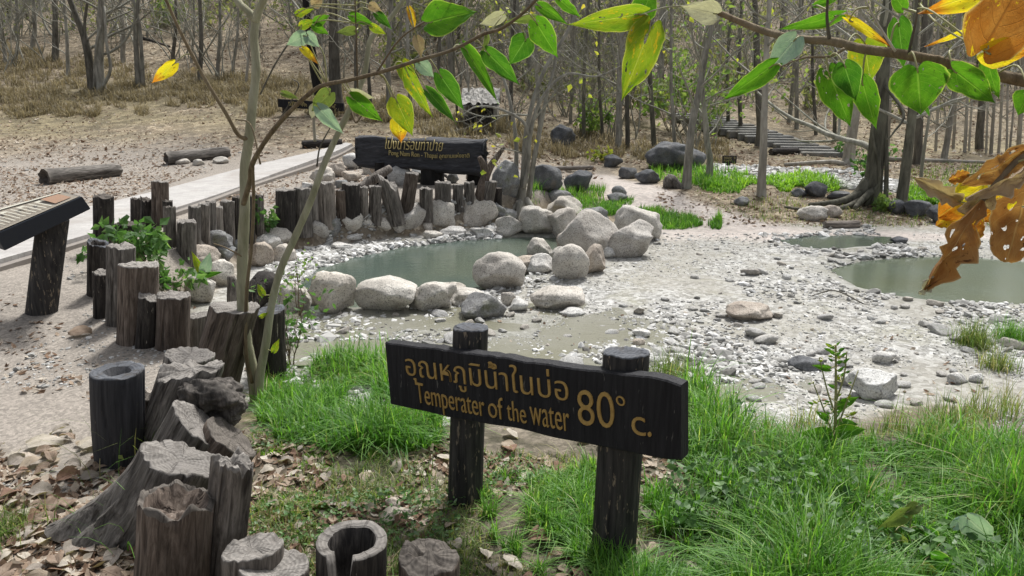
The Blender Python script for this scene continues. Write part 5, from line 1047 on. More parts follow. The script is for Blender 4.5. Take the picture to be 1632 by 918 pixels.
class Branching:
    def __init__(s, name, label, cat, loc): s.t = empty(name, loc, label, cat); s.off = np.array(loc, float); s.pts = []; s.rad = []; s.pet = MB(); s.n = 0
    def limb(s, pts, w0, w1, mat, nm='branch', n=6, k=9, base=None):   # pts (px, py, Y); widths in photo pixels
        P = [atY(*p) for p in pts]
        if base is not None: P = [base] + P
        P = smooth_path(P, n); sc_ = np.array([fdepth(p) / FPX for p in P]); r = np.linspace(w0, w1, len(P)) / 2 * sc_; r = r * (1 + .08 * noise(np.arange(len(P)) * .9, s.n, 0, 131)); s.n += 1
        mb = MB(); mb.tube(P, r, k); s.pts.append(P); return mb.build(nm, M[mat], s.t, off=s.off)
    def leaf(s, bx, by, tx, ty, w, m, Y, yaw=0., pitch=0., fold=.16, curl=.12, wav=.055, tdy=0., pet=True, heart=.14, rag=0.):
        B, T = atY(bx, by, Y), atY(tx, ty, Y + tdy); sc_ = fdepth(B) / FPX; N = CAMP - B; N /= np.linalg.norm(N); Rt = Matrix.Rotation(yaw, 3, 'Z') @ Matrix.Rotation(pitch, 3, 'X'); N = np.array(Rt @ Vector(N)); s.n += 1
        me = leaf_mesh(B, T, w * sc_ * .93, N, fold, curl, wav, s.n * 1.7, LF[m], heart, rag, off=s.off)
        if pet:
            A = np.concatenate(s.pts); i = np.argmin(np.linalg.norm(A - B, axis=1)); Q = A[i]; dist = np.linalg.norm(Q - B)
            mid = (Q + B) / 2 + [0, 0, .12 * dist] + (B - T) / np.linalg.norm(B - T) * .15 * dist; tb = MB(); tb.tube(smooth_path([Q, mid, B, B + (T - B) * .08], 5), np.linspace(.0022, .0013, 16) * (Y / 1.8) ** .5, 5); bm = bmesh.new(); bm.from_mesh(me); vs = [bm.verts.new(tuple(v - s.off)) for v in np.concatenate(tb.V)]; me.materials.append(M['stalk'])
            for f in tb.F: q = bm.faces.new([vs[i] for i in f]); q.material_index = 1; q.smooth = True
            bm.to_mesh(me); bm.free()
        return link('leaf', me, s.t)
    def done(s, mat): pass
M['stalk'] = m_plain('leaf_stalk', (.26, .28, .11), .6, (.34, .30, .16), 30)
# the sapling growing out of the stumps
Bs = ground(408, 640); Y0 = Bs[1]
S = Branching('sapling_tree', 'pale stemmed young tree with heart shaped leaves growing among the stumps', 'tree', Bs)
S.limb([(402, 590, Y0), (392, 540, Y0), (386, 470, Y0 + .02), (387, 400, Y0 + .02), (390, 330, Y0 + .02), (390, 270, Y0 + .03), (397, 220, Y0 + .04), (402, 170, Y0 + .05), (408, 110, Y0 + .05), (405, 60, Y0 + .06), (408, 30, Y0 + .06)], 19, 13, 'bark_sap', 'trunk', base=Bs - [0, 0, .1])
S.limb([(408, 34, Y0 + .06), (395, 18, Y0 + .06), (380, 4, Y0 + .08), (355, -30, Y0 + .1), (330, -90, Y0 + .2)], 14, 8, 'bark_sap')
S.limb([(407, 34, Y0 + .06), (414, 12, Y0 + .04), (425, -12, Y0 + .02), (440, -70, Y0)], 14, 9, 'bark_sap')
S.limb([(414, 600, Y0 - .03), (424, 545, Y0 - .05), (432, 490, Y0 - .05), (447, 430, Y0 - .05), (470, 378, Y0 - .04), (495, 320, Y0 - .03), (515, 265, Y0 - .02), (540, 210, Y0), (562, 165, Y0), (580, 120, Y0), (586, 85, Y0), (592, 60, Y0), (625, 25, Y0), (650, -10, Y0)], 14, 7, 'bark_sap', 'stem', base=Bs + [.02, -.02, -.05])
S.limb([(398, 222, Y0 + .03), (380, 215, Y0), (360, 180, Y0 - .05), (335, 140, Y0 - .1), (310, 95, Y0 - .15), (285, 45, Y0 - .2), (265, 0, Y0 - .25), (245, -50, Y0 - .3)], 7, 4.5, 'bark_brown')
S.limb([(388, 325, Y0), (398, 290, Y0 - .1), (402, 262, Y0 - .2), (425, 222, Y0 - .35), (455, 185, Y0 - .5), (490, 152, Y0 - .65), (515, 136, Y0 - .75), (560, 127, Y0 - .85), (610, 114, Y0 - .95), (660, 98, Y0 - 1.05), (720, 80, Y0 - 1.15), (770, 55, Y0 - 1.25), (800, 45, Y0 - 1.3), (840, 15, Y0 - 1.4), (870, -20, Y0 - 1.45)], 8.5, 4.5, 'bark_brown')
S.limb([(403, 262, Y0 - .2), (404, 330, Y0 - .1), (400, 400, Y0 - .06), (393, 470, Y0 - .05), (392, 560, Y0 - .05), (402, 610, Y0 - .03)], 5, 6, 'bark_brown', 'stem')
S.limb([(560, 180, Y0), (568, 195, Y0 - .02), (580, 182, Y0 - .1), (610, 178, Y0 - .2)], 4, 2, 'bark_brown', 'twig'); S.limb([(415, 262, Y0 - .15), (400, 200, Y0 - .1), (375, 190, Y0 - .1)], 3, 2, 'bark_brown', 'twig')
S.limb([(502, 225, Y0 - .02), (500, 190, Y0 - .06), (503, 175, Y0 - .1)], 5, 4, 'bark_pale', 'twig'); S.limb([(505, 265, Y0 - .03), (510, 235, Y0 - .05), (528, 200, Y0 - .1)], 3, 2, 'bark_dark', 'twig')
S.limb([(570, 140, Y0 - .86), (568, 60, Y0 - .9), (566, 0, Y0 - .9), (567, -40, Y0 - .9)], 2.5, 2, 'bark_brown', 'twig'); S.limb([(440, 200, Y0 - .45), (475, 140, Y0 - .5), (465, 125, Y0 - .5)], 2.5, 1.5, 'bark_dark', 'twig'); S.limb([(415, 150, Y0), (440, 100, Y0 - .1), (480, 40, Y0 - .2), (510, 0, Y0 - .3)], 3, 2, 'bark_dark', 'twig')
S.limb([(600, 116, Y0 - .93), (640, 60, Y0 - 1.), (700, 20, Y0 - 1.05), (730, -15, Y0 - 1.1)], 3, 2, 'bark_brown', 'twig'); S.limb([(388, 410, Y0), (360, 395, Y0 - .03), (340, 388, Y0 - .05)], 3, 1.5, 'bark_brown', 'twig')
Yb = Y0 - 1.1
for a in [(684, 36, 760, 16, 62, 'g', Yb, .2, -.4), (702, 120, 740, 176, 36, 'dg', Yb + .05), (682, 146, 729, 196, 24, 'dg', Yb + .1, .6), (650, 117, 687, 189, 28, 'yg', Yb + .1, -.5), (641, 100, 655, 142, 36, 'yg', Yb + .15, .5), (742, 78, 797, 164, 30, 'g', Yb, .5), (777, 84, 829, 136, 34, 'dg', Yb - .1), (838, 62, 812, 104, 44, 'dg', Yb - .2, .2), (855, 36, 889, 93, 44, 'g', Yb - .25, -.2), (860, 10, 905, 38, 22, 'g', Yb - .3, .5), (890, -2, 926, 28, 20, 'g', Yb - .3), (776, 58, 768, 88, 14, 'ol', Yb - .1, .9),
          (632, 160, 658, 217, 44, 'yg', Yb + .2, .1, .1, .1), (634, 190, 640, 228, 34, 'y', Yb + .22, .2, .2), (561, 156, 610, 194, 32, 'g', Yb + .3, .1, .2), (560, 146, 598, 158, 20, 'w', Yb + .3, .2, .6), (508, 172, 547, 214, 28, 't', Yb + .4, -.2), (526, 148, 496, 178, 32, 'ol', Yb + .4), (500, 168, 497, 190, 18, 'w', Yb + .42, .4), (668, 100, 692, 123, 26, 't', Yb + .1, .1),
          (473, 22, 501, 14, 14, 'yg', Yb + .3), (480, 42, 502, 31, 16, 'yg', Yb + .3), (503, 36, 526, 24, 18, 'g', Yb + .3), (500, 40, 524, 55, 18, 'g', Yb + .3), (486, 57, 456, 72, 28, 't', Yb + .3, .2), (490, 55, 509, 76, 24, 't', Yb + .3, -.5), (482, 78, 507, 101, 16, 'y', Yb + .3, .6), (567, 48, 535, 52, 17, 'ol', Yb + .25), (560, 25, 598, 40, 18, 'g', Yb + .2), (600, 22, 625, 46, 18, 'dg', Yb + .2, .4), (592, 42, 616, 55, 15, 'yg', Yb + .2), (652, 14, 662, 50, 16, 'yb', Yb + .1, .6), (800, 24, 764, 40, 26, 'w', Yb - .1, .3, .4), (850, 26, 802, 38, 16, 'ol', Yb - .2, .2, .5),
          (450, 148, 476, 157, 12, 'ol', Yb + .45, .3), (277, 102, 241, 134, 24, 'y', Y0 - .2, .2), (312, 112, 303, 110, 12, 'dry', Y0 - .15), (415, 505, 428, 498, 8, 'yg', Y0 - .1), (436, 560, 445, 540, 12, 'yg', Y0 - .1), (420, 470, 410, 452, 12, 'yg', Y0 - .1), (664, 60, 672, 92, 24, 'dry', Yb + .1, .6), (500, 8, 515, -8, 20, 'dry', Yb + .3), (590, 8, 610, 20, 16, 'dry', Yb + .2)]:
    S.leaf(*a[:7], *(a[7:]))
S.done('stalk')
# the overhanging branch of the tree that stands just outside the picture
Bt = np.array([1.62, 1.28, 0.]); Bt[2] = float(zf(Bt[0], Bt[1])); Tn = Branching('overhanging_tree', 'tree whose long branch with fresh and dead leaves hangs over the view', 'tree', Bt)
tp = smooth_path([Bt - [0, 0, .2], Bt + [.02, 0, .8], Bt + [-.02, .02, 1.5], Bt + [.05, .1, 2.4], Bt + [.1, .1, 3.6], Bt + [.3, .2, 5]], 6); mb = MB(); mb.tube(tp, np.linspace(.085, .05, len(tp)), 12); mb.build('trunk', M['bark'], Tn.t, off=Bt); Tn.pts.append(tp)
Yr = 1.3; jt = Bt + [-.02, .02, 1.42]
P_ = [atY(*p) for p in [(1146, 20, Yr + .25), (1180, 35, Yr + .22), (1225, 52, Yr + .18), (1275, 62, Yr + .13), (1325, 66, Yr + .1), (1375, 78, Yr + .06), (1440, 87, Yr + .02), (1520, 103, Yr), (1600, 122, Yr), (1700, 145, Yr), (1900, 205, Yr)]] + [jt]
P_ = smooth_path(P_, 6); r_ = np.linspace(4.5, 11.5, len(P_)) * np.array([fdepth(p) / FPX for p in P_]); mb = MB(); mb.tube(P_, r_ * (1 + .06 * noise(np.arange(len(P_)) * .8, 0, 0, 141)), 10); mb.build('branch', M['bark_brown'], Tn.t, off=Bt); Tn.pts.append(P_)
for tw, a0, a1, m_ in [([(1322, 64, Yr + .1), (1318, 30, Yr + .08), (1319, 0, Yr + .06), (1322, -60, Yr)], 6, 3, 'bark_dark'), ([(1448, 86, Yr), (1456, 50, Yr - .02), (1462, 20, Yr - .03), (1470, -30, Yr - .05)], 5, 3, 'bark_dark'), ([(1427, 82, Yr), (1405, 48, Yr), (1390, 22, Yr), (1375, -10, Yr)], 4, 2.5, 'bark_pale'), ([(1345, 78, Yr + .06), (1322, 90, Yr + .05), (1282, 92, Yr + .05), (1245, 106, Yr + .06)], 5, 2, 'bark_brown'), ([(1503, 95, Yr), (1520, 78, Yr - .02), (1548, 65, Yr - .02)], 4, 2, 'bark_pale'), ([(1556, 108, Yr), (1560, 90, Yr - .01), (1565, 72, Yr - .02)], 4, 3, 'bark_dark'), ([(1146, 20, Yr + .25), (1110, 10, Yr + .27), (1060, 12, Yr + .28), (1020, 24, Yr + .28)], 4, 2, 'bark_sap')]:
    Tn.limb(tw, a0, a1, m_, 'twig')
for a in [(1020, 22, 904, 42, 46, 'yg', Yr + .28, .1, .3, .2), (1022, 26, 1042, -22, 46, 'g', Yr + .3, -.2), (1036, 45, 991, 162, 66, 'yg', Yr + .27, .15), (1141, 22, 1085, 10, 40, 'w', Yr + .24, .1, .2), (1268, 62, 1222, 116, 46, 't', Yr + .12, -.2), (1232, 104, 1152, 161, 36, 'g', Yr + .07, .2, .2), (1337, 24, 1243, 50, 26, 'g', Yr + .1, .2, .5), (1300, 8, 1342, -4, 14, 'g', Yr + .1), (1321, 116, 1357, 204, 60, 'g', Yr + .04, .1), (1346, 104, 1364, 162, 48, 'dg', Yr + .01, -.1), (1374, 130, 1396, 208, 44, 'g', Yr + .05, -.2), (1378, 68, 1388, 134, 62, 'yg', Yr + .12, .1), (1354, 31, 1426, 77, 17, 'y', Yr, .7, .2), (1432, 36, 1441, 110, 40, 'dg', Yr + .05, .1), (1462, 110, 1468, 184, 96, 'g', Yr - .04, .05), (1520, 112, 1590, 166, 50, 'g', Yr - .06, .2), (1574, 98, 1590, 160, 30, 'g', Yr - .03, -.5), (1541, 47, 1476, 76, 13, 'y', Yr, .3, .6), (1580, -20, 1468, 24, 52, 'y', Yr - .1, .2, .4), (1568, 78, 1650, -62, 118, 'o', Yr - .2, .2, .1), (1570, 82, 1652, 84, 52, 'y', Yr - .2, -.2, .2), (1640, 150, 1622, 184, 44, 'g', Yr - .1), (1575, 78, 1540, 82, 20, 'w', Yr - .05, .2, .5), (1440, 14, 1420, -16, 24, 'g', Yr), (1475, 170, 1482, 186, 6, 'dg', Yr)]:
    Tn.leaf(*a[:7], *(a[7:]))
Yd = 1.05
Tn.limb([(1545, 345, Yd), (1590, 290, Yd), (1640, 240, Yd + .01), (1760, 160, Yd + .05), (1900, 120, Yd + .1)], 8, 12, 'bark_brown', 'twig')
for a in [(1562, 318, 1480, 462, 50, 'b', Yd - .01, .5, .1, .5, .12, .07, 0., True, .0, .55), (1566, 296, 1498, 346, 60, 'y', Yd + .04, .2, .1, .2, .1, .05, 0., True, .1, .2), (1532, 322, 1464, 288, 36, 'dry', Yd + .03, .4, .3, .5, .3, .08, 0., True, .0, .45), (1588, 304, 1532, 338, 40, 'dry', Yd, .3, .4, .4, .2, .07, 0., True, .0, .4), (1650, 232, 1540, 296, 56, 'b', Yd + .01, .5, .3, .4, .15, .07, 0., True, .0, .45), (1652, 262, 1548, 322, 34, 'dry', Yd - .02, .5, .5, .5, .2, .06, 0., True, .0, .5), (1645, 284, 1564, 352, 44, 'y', Yd + .06, .3, .2, .2, .1, .05, 0., True, .1, .15), (1640, 296, 1602, 418, 92, 'b', Yd + .02, -.2, .0, .12, .05, .04, 0., True, .2, .22), (1550, 340, 1558, 382, 34, 'o', Yd + .05, .3, 0., .2, .1, .05, 0., True, .1, .3), (1545, 278, 1512, 288, 24, 'o', Yd + .05, .3, 0., .3, .1, .05, 0., True, .0, .3), (1532, 332, 1494, 360, 36, 'yb', Yd + .05, .3, 0., .2, .1, .05, 0., True, .0, .35), (1490, 440, 1466, 470, 22, 'w', Yd, .3, .2, .4, .1, .08, 0., True, .0, .6)]:
    Tn.leaf(*a[:7], *(a[7:]))
Tn.done('stalk')
# plants in the grass with large leaves
def leafy_plant(name, label, cat, px, py, leaves, stem_top=None, stem_w=4, mat='bark_brown', twigs=()):
    B = ground(px, py); Pl = Branching(name, label, cat, B); Y = B[1]; top = stem_top or (px, py - 20); P = smooth_path([B - [0, 0, .03], atY((px + top[0]) / 2 + 1, (py + top[1]) / 2, Y), atY(*top, Y)], 8); mb = MB(); mb.tube(P, np.linspace(stem_w, stem_w * .5, len(P)) / 2 * fdepth(B) / FPX, 6); mb.build('stem', M[mat], Pl.t, off=B); Pl.pts.append(P)
    for tw in twigs: Pl.limb([(q[0], q[1], Y + q[2]) for q in tw], stem_w * .6, stem_w * .3, mat, 'twig', 4, 5)
    for a in leaves: Pl.leaf(*a[:6], Y + (a[6] if len(a) > 6 else 0), *a[7:])
    Pl.done('stalk'); return Pl
leafy_plant('seedling_plant', 'young plant with long paddle shaped leaves among the rocks beside the shrub', 'plant', 302, 468, [(322, 436, 305, 400, 14, 'yg'), (325, 434, 335, 402, 20, 't'), (322, 440, 356, 433, 10, 'dg'), (318, 450, 342, 450, 8, 'dg'), (312, 462, 297, 470, 14, 't'), (316, 446, 306, 426, 12, 't')], (324, 432))
rs = random.Random(31); tw = [(1326, 640), (1322, 612), (1330, 660), (1325, 590)]
lv = [(1322, 588, 1294, 582, 12, 'g'), (1335, 648, 1370, 632, 18, 'g'), (1322, 692, 1276, 690, 26, 'g', -.05), (1335, 690, 1382, 684, 26, 'g', -.05), (1334, 676, 1370, 676, 20, 'dg'), (1320, 668, 1300, 655, 14, 'g'), (1325, 700, 1300, 716, 20, 'dg', -.1)]
for _ in range(46):
    y = rs.uniform(548, 690); x = 1330 + rs.gauss(0, 1) * (4 + (y - 545) * .14); a = rs.uniform(-.6, .6) + (3.14 if x < 1330 else 0); l = rs.uniform(6, 13); lv.append((x, y, x + l * math.cos(a), y - l * .5 + rs.uniform(-4, 4), l * .5, rs.choice(['g', 'g', 'yg', 'dg']), rs.uniform(-.06, .06)))
leafy_plant('tall_weed', 'tall upright green weed with small leaves standing in the grass at the creek edge', 'weed', 1330, 730, lv, (1332, 550), 6, 'stalk', [[(1330, 700, 0), (1312, 650, .02), (1296, 610, .02)], [(1331, 690, 0), (1350, 640, -.02), (1368, 590, .0)], [(1331, 660, 0), (1318, 620, 0), (1306, 570, 0)], [(1332, 640, 0), (1345, 600, 0), (1350, 560, 0)]])
leafy_plant('broadleaf_plant', 'plant with one large drooping heart shaped leaf in the tall grass', 'plant', 1590, 905, [(1542, 825, 1588, 868, 46, 't', -.05, .1, .6), (1520, 840, 1545, 818, 18, 't', -.02)], (1550, 826), 3, 'stalk')
leafy_plant('broadleaf_plant', 'plant with two long pale green leaves in the tall grass', 'plant', 1440, 880, [(1448, 815, 1398, 845, 26, 'ol', -.02, .1, .5), (1462, 806, 1440, 820, 22, 'ol', -.02), (1470, 845, 1500, 880, 40, 'dg', .0, .2, .6), (1425, 850, 1448, 880, 26, 'ol', -.04, .1, .6)], (1455, 815), 3, 'stalk')
leafy_plant('broadleaf_plant', 'plant with wide dark leaves low in the grass at the bottom edge', 'plant', 1505, 935, [(1478, 885, 1525, 912, 48, 'dg', -.02, .1, .6), (1470, 900, 1480, 935, 40, 'ol', -.05, .1, .6)], (1490, 895), 3, 'stalk')

# ------------------------------------------------------------------ grass, ground cover, fallen leaves
def blades(name, P, h, w, mat, lean=.5, seg=4, kind='stuff', label=None, cat=None, group=None, off=None):
    n = len(P); a = rng.uniform(0, 6.283, n); ln = np.abs(rng.normal(0, lean, n)) + .12; t = np.linspace(0, 1, seg + 1)
    dx, dy = np.cos(a), np.sin(a); bend = ln[:, None] * t[None] ** 2; V = np.zeros((n, seg + 1, 2, 3)); hz = h[:, None] * (t[None] - .38 * bend * t[None]); ho = h[:, None] * bend * .85
    ww = w[:, None] * (1 - t[None] ** 1.6) * .5 + .0003; sx, sy_ = -dy, dx
    for k_, sg in ((0, -1), (1, 1)):
        V[:, :, k_, 0] = P[:, 0:1] + dx[:, None] * ho + sg * sx[:, None] * ww; V[:, :, k_, 1] = P[:, 1:2] + dy[:, None] * ho + sg * sy_[:, None] * ww; V[:, :, k_, 2] = P[:, 2:3] + hz - .01
    i = (np.arange(n) * (seg + 1) * 2)[:, None, None]; q = np.array([[2 * s_, 2 * s_ + 1, 2 * s_ + 3, 2 * s_ + 2] for s_ in range(seg)]); F = (i + q[None]).reshape(-1, 4)
    v = np.repeat(np.clip(rng.normal(.45, .2, n) + .18 * noise(P[:, 0] * 2.5, P[:, 1] * 2.5, 0, 151), 0, 1), (seg + 1) * 2)
    VV = V.reshape(-1, 3) - (0 if off is None else np.asarray(off)); o = link(name, mesh(name, VV, F, [mat], attr={'v': v})); return tag(o, label, cat, group, kind)
def m_grass(name, stops, tb=(1.5, 1.6, .8)):
    g = NG(name); col = g.ramp(g.attr('v').outputs['Fac'], stops); return g.pbsdf(col, .5, None, .35, .45, g.mix(1., col, tb, 'MULTIPLY'))
M['grass'] = m_grass('lush_grass', [(0, (.035, .11, .018)), (.35, (.085, .215, .03)), (.65, (.155, .32, .05)), (.88, (.27, .38, .10)), (1, (.42, .38, .22))])
M['grass_mix'] = m_grass('trampled_grass', [(0, (.05, .09, .025)), (.3, (.10, .17, .04)), (.55, (.19, .23, .08)), (.75, (.33, .29, .16)), (1, (.44, .37, .25))])
M['grass_dry'] = m_grass('dry_grass', [(0, (.12, .10, .055)), (.4, (.23, .195, .115)), (.7, (.34, .295, .185)), (1, (.46, .41, .29))], (1.15, 1.1, .95))
M['grass_bright'] = m_grass('bright_groundcover', [(0, (.10, .20, .03)), (.5, (.19, .36, .045)), (1, (.34, .50, .07))])
def inpx(poly): return lambda x, y, px, py: polyd(poly, px, py) > 12 * noise(px * .04, py * .06, 0, 161)
def field(name, poly, n, hm, hs, wm, mat, lean=.5, clump=0., far=False):
    a = np.array(poly); keep = inpx(poly); k2 = (lambda x, y, px, py: keep(x, y, px, py) & (noise(x * 4.5, y * 4.5, 0, 162) + .5 * noise(x * 13, y * 13, 0, 163) > clump) & (side(x, y) < (.12 if name != 'dry_grass' else 99))) if clump is not None else keep
    if far: P = rand_far(n, k2, 12, 40)
    else: P = rand_ground(n, a[:, 0].min(), a[:, 0].max(), a[:, 1].min(), a[:, 1].max(), k2)
    h = np.clip(rng.normal(hm, hs, len(P)), hm * .3, hm * 2.2) * (.75 + .45 * noise(P[:, 0] * 3, P[:, 1] * 3, 0, 164)); return blades(name, P, h, np.full(len(P), wm) * rng.uniform(.6, 1.3, len(P)), M[mat], lean)
field('grass', [(405, 640), (440, 590), (500, 578), (560, 572), (618, 580), (640, 640), (700, 680), (705, 720), (560, 722), (470, 700), (410, 680)], 8500, .17, .06, .0078, 'grass', .85, -.6)
field('trampled_grass', [(405, 640), (440, 590), (560, 572), (700, 690), (560, 722), (410, 680)], 1200, .13, .05, .005, 'grass_mix', 1.3, -.3)
field('grass', [(1085, 640), (1100, 605), (1150, 640), (1200, 690), (1290, 720), (1420, 710), (1560, 715), (1660, 740), (1680, 1000), (1180, 1000), (1060, 860), (1020, 790), (1060, 720)], 20000, .21, .08, .0078, 'grass', .85, -.65)
field('trampled_grass', [(1085, 640), (1100, 605), (1200, 690), (1420, 710), (1660, 740), (1680, 1000), (1180, 1000), (1060, 860), (1060, 720)], 3000, .17, .07, .005, 'grass_mix', 1.3, -.3)
field('grass', [(760, 770), (860, 760), (950, 740), (960, 860), (1080, 900), (1200, 960), (1000, 1000), (780, 860)], 8500, .11, .045, .006, 'grass', .85, -.35)
field('trampled_grass', [(400, 690), (640, 690), (800, 720), (1060, 740), (1100, 820), (1240, 930), (1240, 1010), (560, 1010), (400, 850)], 14000, .06, .03, .0048, 'grass_mix', 1., -.35)
field('trampled_grass', [(1060, 700), (1160, 690), (1300, 745), (1200, 830), (1060, 790)], 2600, .12, .05, .004, 'grass_mix', .8, -.4)
field('trampled_grass', [(1200, 660), (1360, 690), (1632, 640), (1660, 740), (1400, 730), (1200, 700)], 1700, .16, .06, .0035, 'grass_mix', .5, -.1)
field('grass', [(955, 318), (1005, 325), (1060, 340), (1150, 357), (1145, 366), (1050, 366), (1000, 352), (960, 345)], 5200, .13, .04, .010, 'grass', .5, None)
field('grass', [(905, 305), (960, 300), (975, 330), (950, 350), (920, 345)], 1500, .14, .04, .009, 'grass', .5, None)
field('grass', [(845, 305), (900, 310), (895, 335), (850, 340), (842, 325)], 900, .14, .04, .009, 'grass', .5, None)
field('grass', [(1030, 260), (1120, 255), (1180, 290), (1175, 310), (1100, 300), (1040, 285)], 3000, .20, .06, .013, 'grass', .5, None)
field('bright_groundcover', [(1118, 284), (1180, 281), (1290, 289), (1340, 300), (1335, 306), (1240, 303), (1130, 299)], 4200, .16, .04, .026, 'grass_bright', .9, None)
field('bright_groundcover', [(1440, 306), (1530, 300), (1535, 326), (1445, 330)], 1800, .13, .04, .02, 'grass_bright', .8, None)
field('grass', [(1440, 260), (1632, 265), (1640, 330), (1540, 325), (1440, 305)], 2600, .10, .04, .012, 'grass_mix', .6, None)
field('trampled_grass', [(1060, 295), (1200, 312), (1420, 330), (1632, 345), (1632, 362), (1300, 360), (1180, 342)], 2200, .07, .03, .009, 'grass_mix', .7, None)
field('dry_grass', [(-20, 60), (120, 95), (300, 108), (460, 118), (560, 150), (700, 175), (850, 205), (860, 240), (700, 215), (600, 200), (440, 180), (300, 172), (150, 178), (-20, 186)], 30000, .23, .10, .017, 'grass_dry', .8, -.2, True)
field('dry_grass', [(860, 205), (1000, 225), (1160, 230), (1150, 262), (1000, 250), (900, 255), (840, 245)], 5000, .20, .08, .017, 'grass_dry', .8, -.2, True)
field('low_moss_plants', [(405, 720), (520, 690), (600, 720), (560, 750), (430, 745)], 2600, .035, .012, .009, 'grass_bright', 1.2, -.2)
field('low_moss_plants', [(400, 790), (470, 780), (560, 800), (660, 770), (710, 780), (690, 820), (560, 830), (410, 825)], 2600, .03, .012, .008, 'grass', 1.2, -.1)
for lab, px, py, n, hh, m_ in [('round grass tuft growing alone on the creek gravel', 1551, 552, 420, .17, 'grass_mix'), ('grass tuft at the edge of the view beside the round one', 1614, 545, 380, .17, 'grass'), ('low ragged grass tuft in the rubble under the round one', 1590, 588, 260, .13, 'grass_mix'), ('small green grass tuft among leaf litter at the path edge', 5, 855, 260, .10, 'grass_mix'), ('thin grass tuft at the charred black stump', 215, 735, 40, .26, 'grass_mix'), ('few long grass blades between the brown hollow stump and the root flare', 205, 850, 30, .25, 'grass'), ('pale grass clump spreading over the sign board end', 1065, 600, 260, .16, 'grass_mix')]:
    B = ground(px, py); P = B + np.c_[rng.normal(0, .055 if n > 100 else .09, (n, 2)), np.zeros(n)]; P[:, 2] = zf(P[:, 0], P[:, 1]); o = blades('grass_tuft', P, np.clip(rng.normal(hh, hh * .3, n), .03, .5), rng.uniform(.002, .005, n), M[m_], .7, kind=None, label=lab, cat='grass tuft', off=B); o.location = B
# fallen leaves: the largest as things, the rest as litter
def fallen_mesh(seed):
    rs_ = np.random.default_rng(seed); nt_, ns_ = 9, 7; t, s = np.meshgrid(np.linspace(0, 1, nt_), np.linspace(-1, 1, ns_), indexing='ij'); f = np.sin(np.pi * t ** .8) ** .8 * .32 + .01; hw = f * s * (1 + .2 * noise(t * 6 + seed, s, seed, 171))
    z = .25 * np.abs(hw) * rs_.uniform(-1.2, 2) + .14 * np.sin(t * math.pi * rs_.uniform(.6, 1.6)) + .10 * noise(t * 3 + seed, s * 2, seed, 172) + rs_.uniform(-.1, .2) * s * t
    idn = np.arange(nt_ * ns_).reshape(nt_, ns_); F = np.stack([idn[:-1, :-1], idn[1:, :-1], idn[1:, 1:], idn[:-1, 1:]], -1).reshape(-1, 4); return np.stack([t - .5, hw, z - z.min() + .01], -1).reshape(-1, 3), F, np.stack([s * .5 + .5, t], -1).reshape(-1, 2)
cols = [((.36, .29, .22), (.44, .37, .29)), ((.24, .175, .13), (.33, .255, .20)), ((.46, .41, .34), (.54, .49, .42)), ((.29, .25, .215), (.37, .33, .29)), ((.20, .125, .09), (.28, .18, .13))]
FM = [m_leaf('fallen_leaf_%d' % i, a, b, tuple(q * .8 for q in b), tuple(q * .7 for q in a), tuple(q * .5 for q in a), .62, .25, 1.2, rough=.8) for i, (a, b) in enumerate(cols)]
FP = []
for i in range(10): V, F, uv = fallen_mesh(i + 1); FP.append(mesh('fallen_leaf', V, F, [FM[i % 5]], uv=uv))
dens = lambda x, y, px, py: ((px < 250) & (py > 690 - .25 * (px - 120)) & (rng.random(px.shape) < .95) | (px < 420) & (py > 560) & (rng.random(px.shape) < .04) | (px >= 380) & (px < 1250) & (py > 690) & (rng.random(px.shape) < .24)) & ~((px > 1000) & (py < 820))
Pl_ = rand_ground(290, -10, 1250, 560, 930, dens)
for p in Pl_:
    o = link('fallen_leaf', FP[rng.integers(10)]); s = rng.uniform(.04, .10); o.scale = (s, s * rng.uniform(.7, 1.1), s * .8); o.location = p + [0, 0, .006]; o.rotation_euler = (rng.normal() * .25, rng.normal() * .2, rng.uniform(0, 6.28)); tag(o, 'dry curled fallen leaf lying on the ground', 'leaf', 'dry fallen leaves near the stumps and sign')
for lab, px, py, s, i, rz in [('big cupped reddish brown fallen leaf in the grass between the sign posts', 863, 868, .11, 4, .2), ('bright yellow brown fallen leaf alone on the earth path', 128, 535, .13, 1, .5), ('large whitish fallen leaf on the earth path', 72, 712, .15, 2, .3), ('large pale fallen leaf at the foot of the charred black stump', 150, 712, .13, 2, .7), ('torn whitish fallen leaf next to the brown stone in the grass', 632, 828, .13, 2, .4)]:
    o = link('fallen_leaf', FP[i]); o.scale = (s, s, s); o.location = ground(px, py) + [0, 0, .008]; o.rotation_euler = (0.1, .1, rz); tag(o, lab, 'leaf')
tv = np.array([[-.5, 0, .06], [-.1, .3, 0.], [.25, .2, .04], [.5, 0, .12], [.2, -.24, 0], [-.15, -.28, .05], [0, 0, -.03]]); tf = np.array([[0, 6, 1], [1, 6, 2], [2, 6, 3], [3, 6, 4], [4, 6, 5], [5, 6, 0]])
M['litter'] = m_attr('leaf_litter', [(0, (.13, .08, .05)), (.3, (.24, .16, .11)), (.55, (.36, .28, .21)), (.8, (.47, .40, .32)), (1, (.60, .55, .47))], .85, .2, .15)
def litter(n, x0, x1, y0, y1, keep, smin, smax): P = rand_ground(n, x0, x1, y0, y1, keep); s = rng.uniform(smin, smax, len(P))[:, None] * np.array([1, .8, 1.]) * rng.uniform(.7, 1.2, (len(P), 3)); scatter('leaf_litter', P, tv, tf, s, [M['litter']], .35, jit=.08, lift=.12)
litter(1500, -20, 260, 640, 930, lambda x, y, px, py: noise(x * 2, y * 2, 0, 181) > -.55 + (760 - py) / 90, .025, .09)
litter(2300, 380, 1240, 690, 930, lambda x, y, px, py: noise(x * 3, y * 3, 0, 182) > .05, .02, .075)
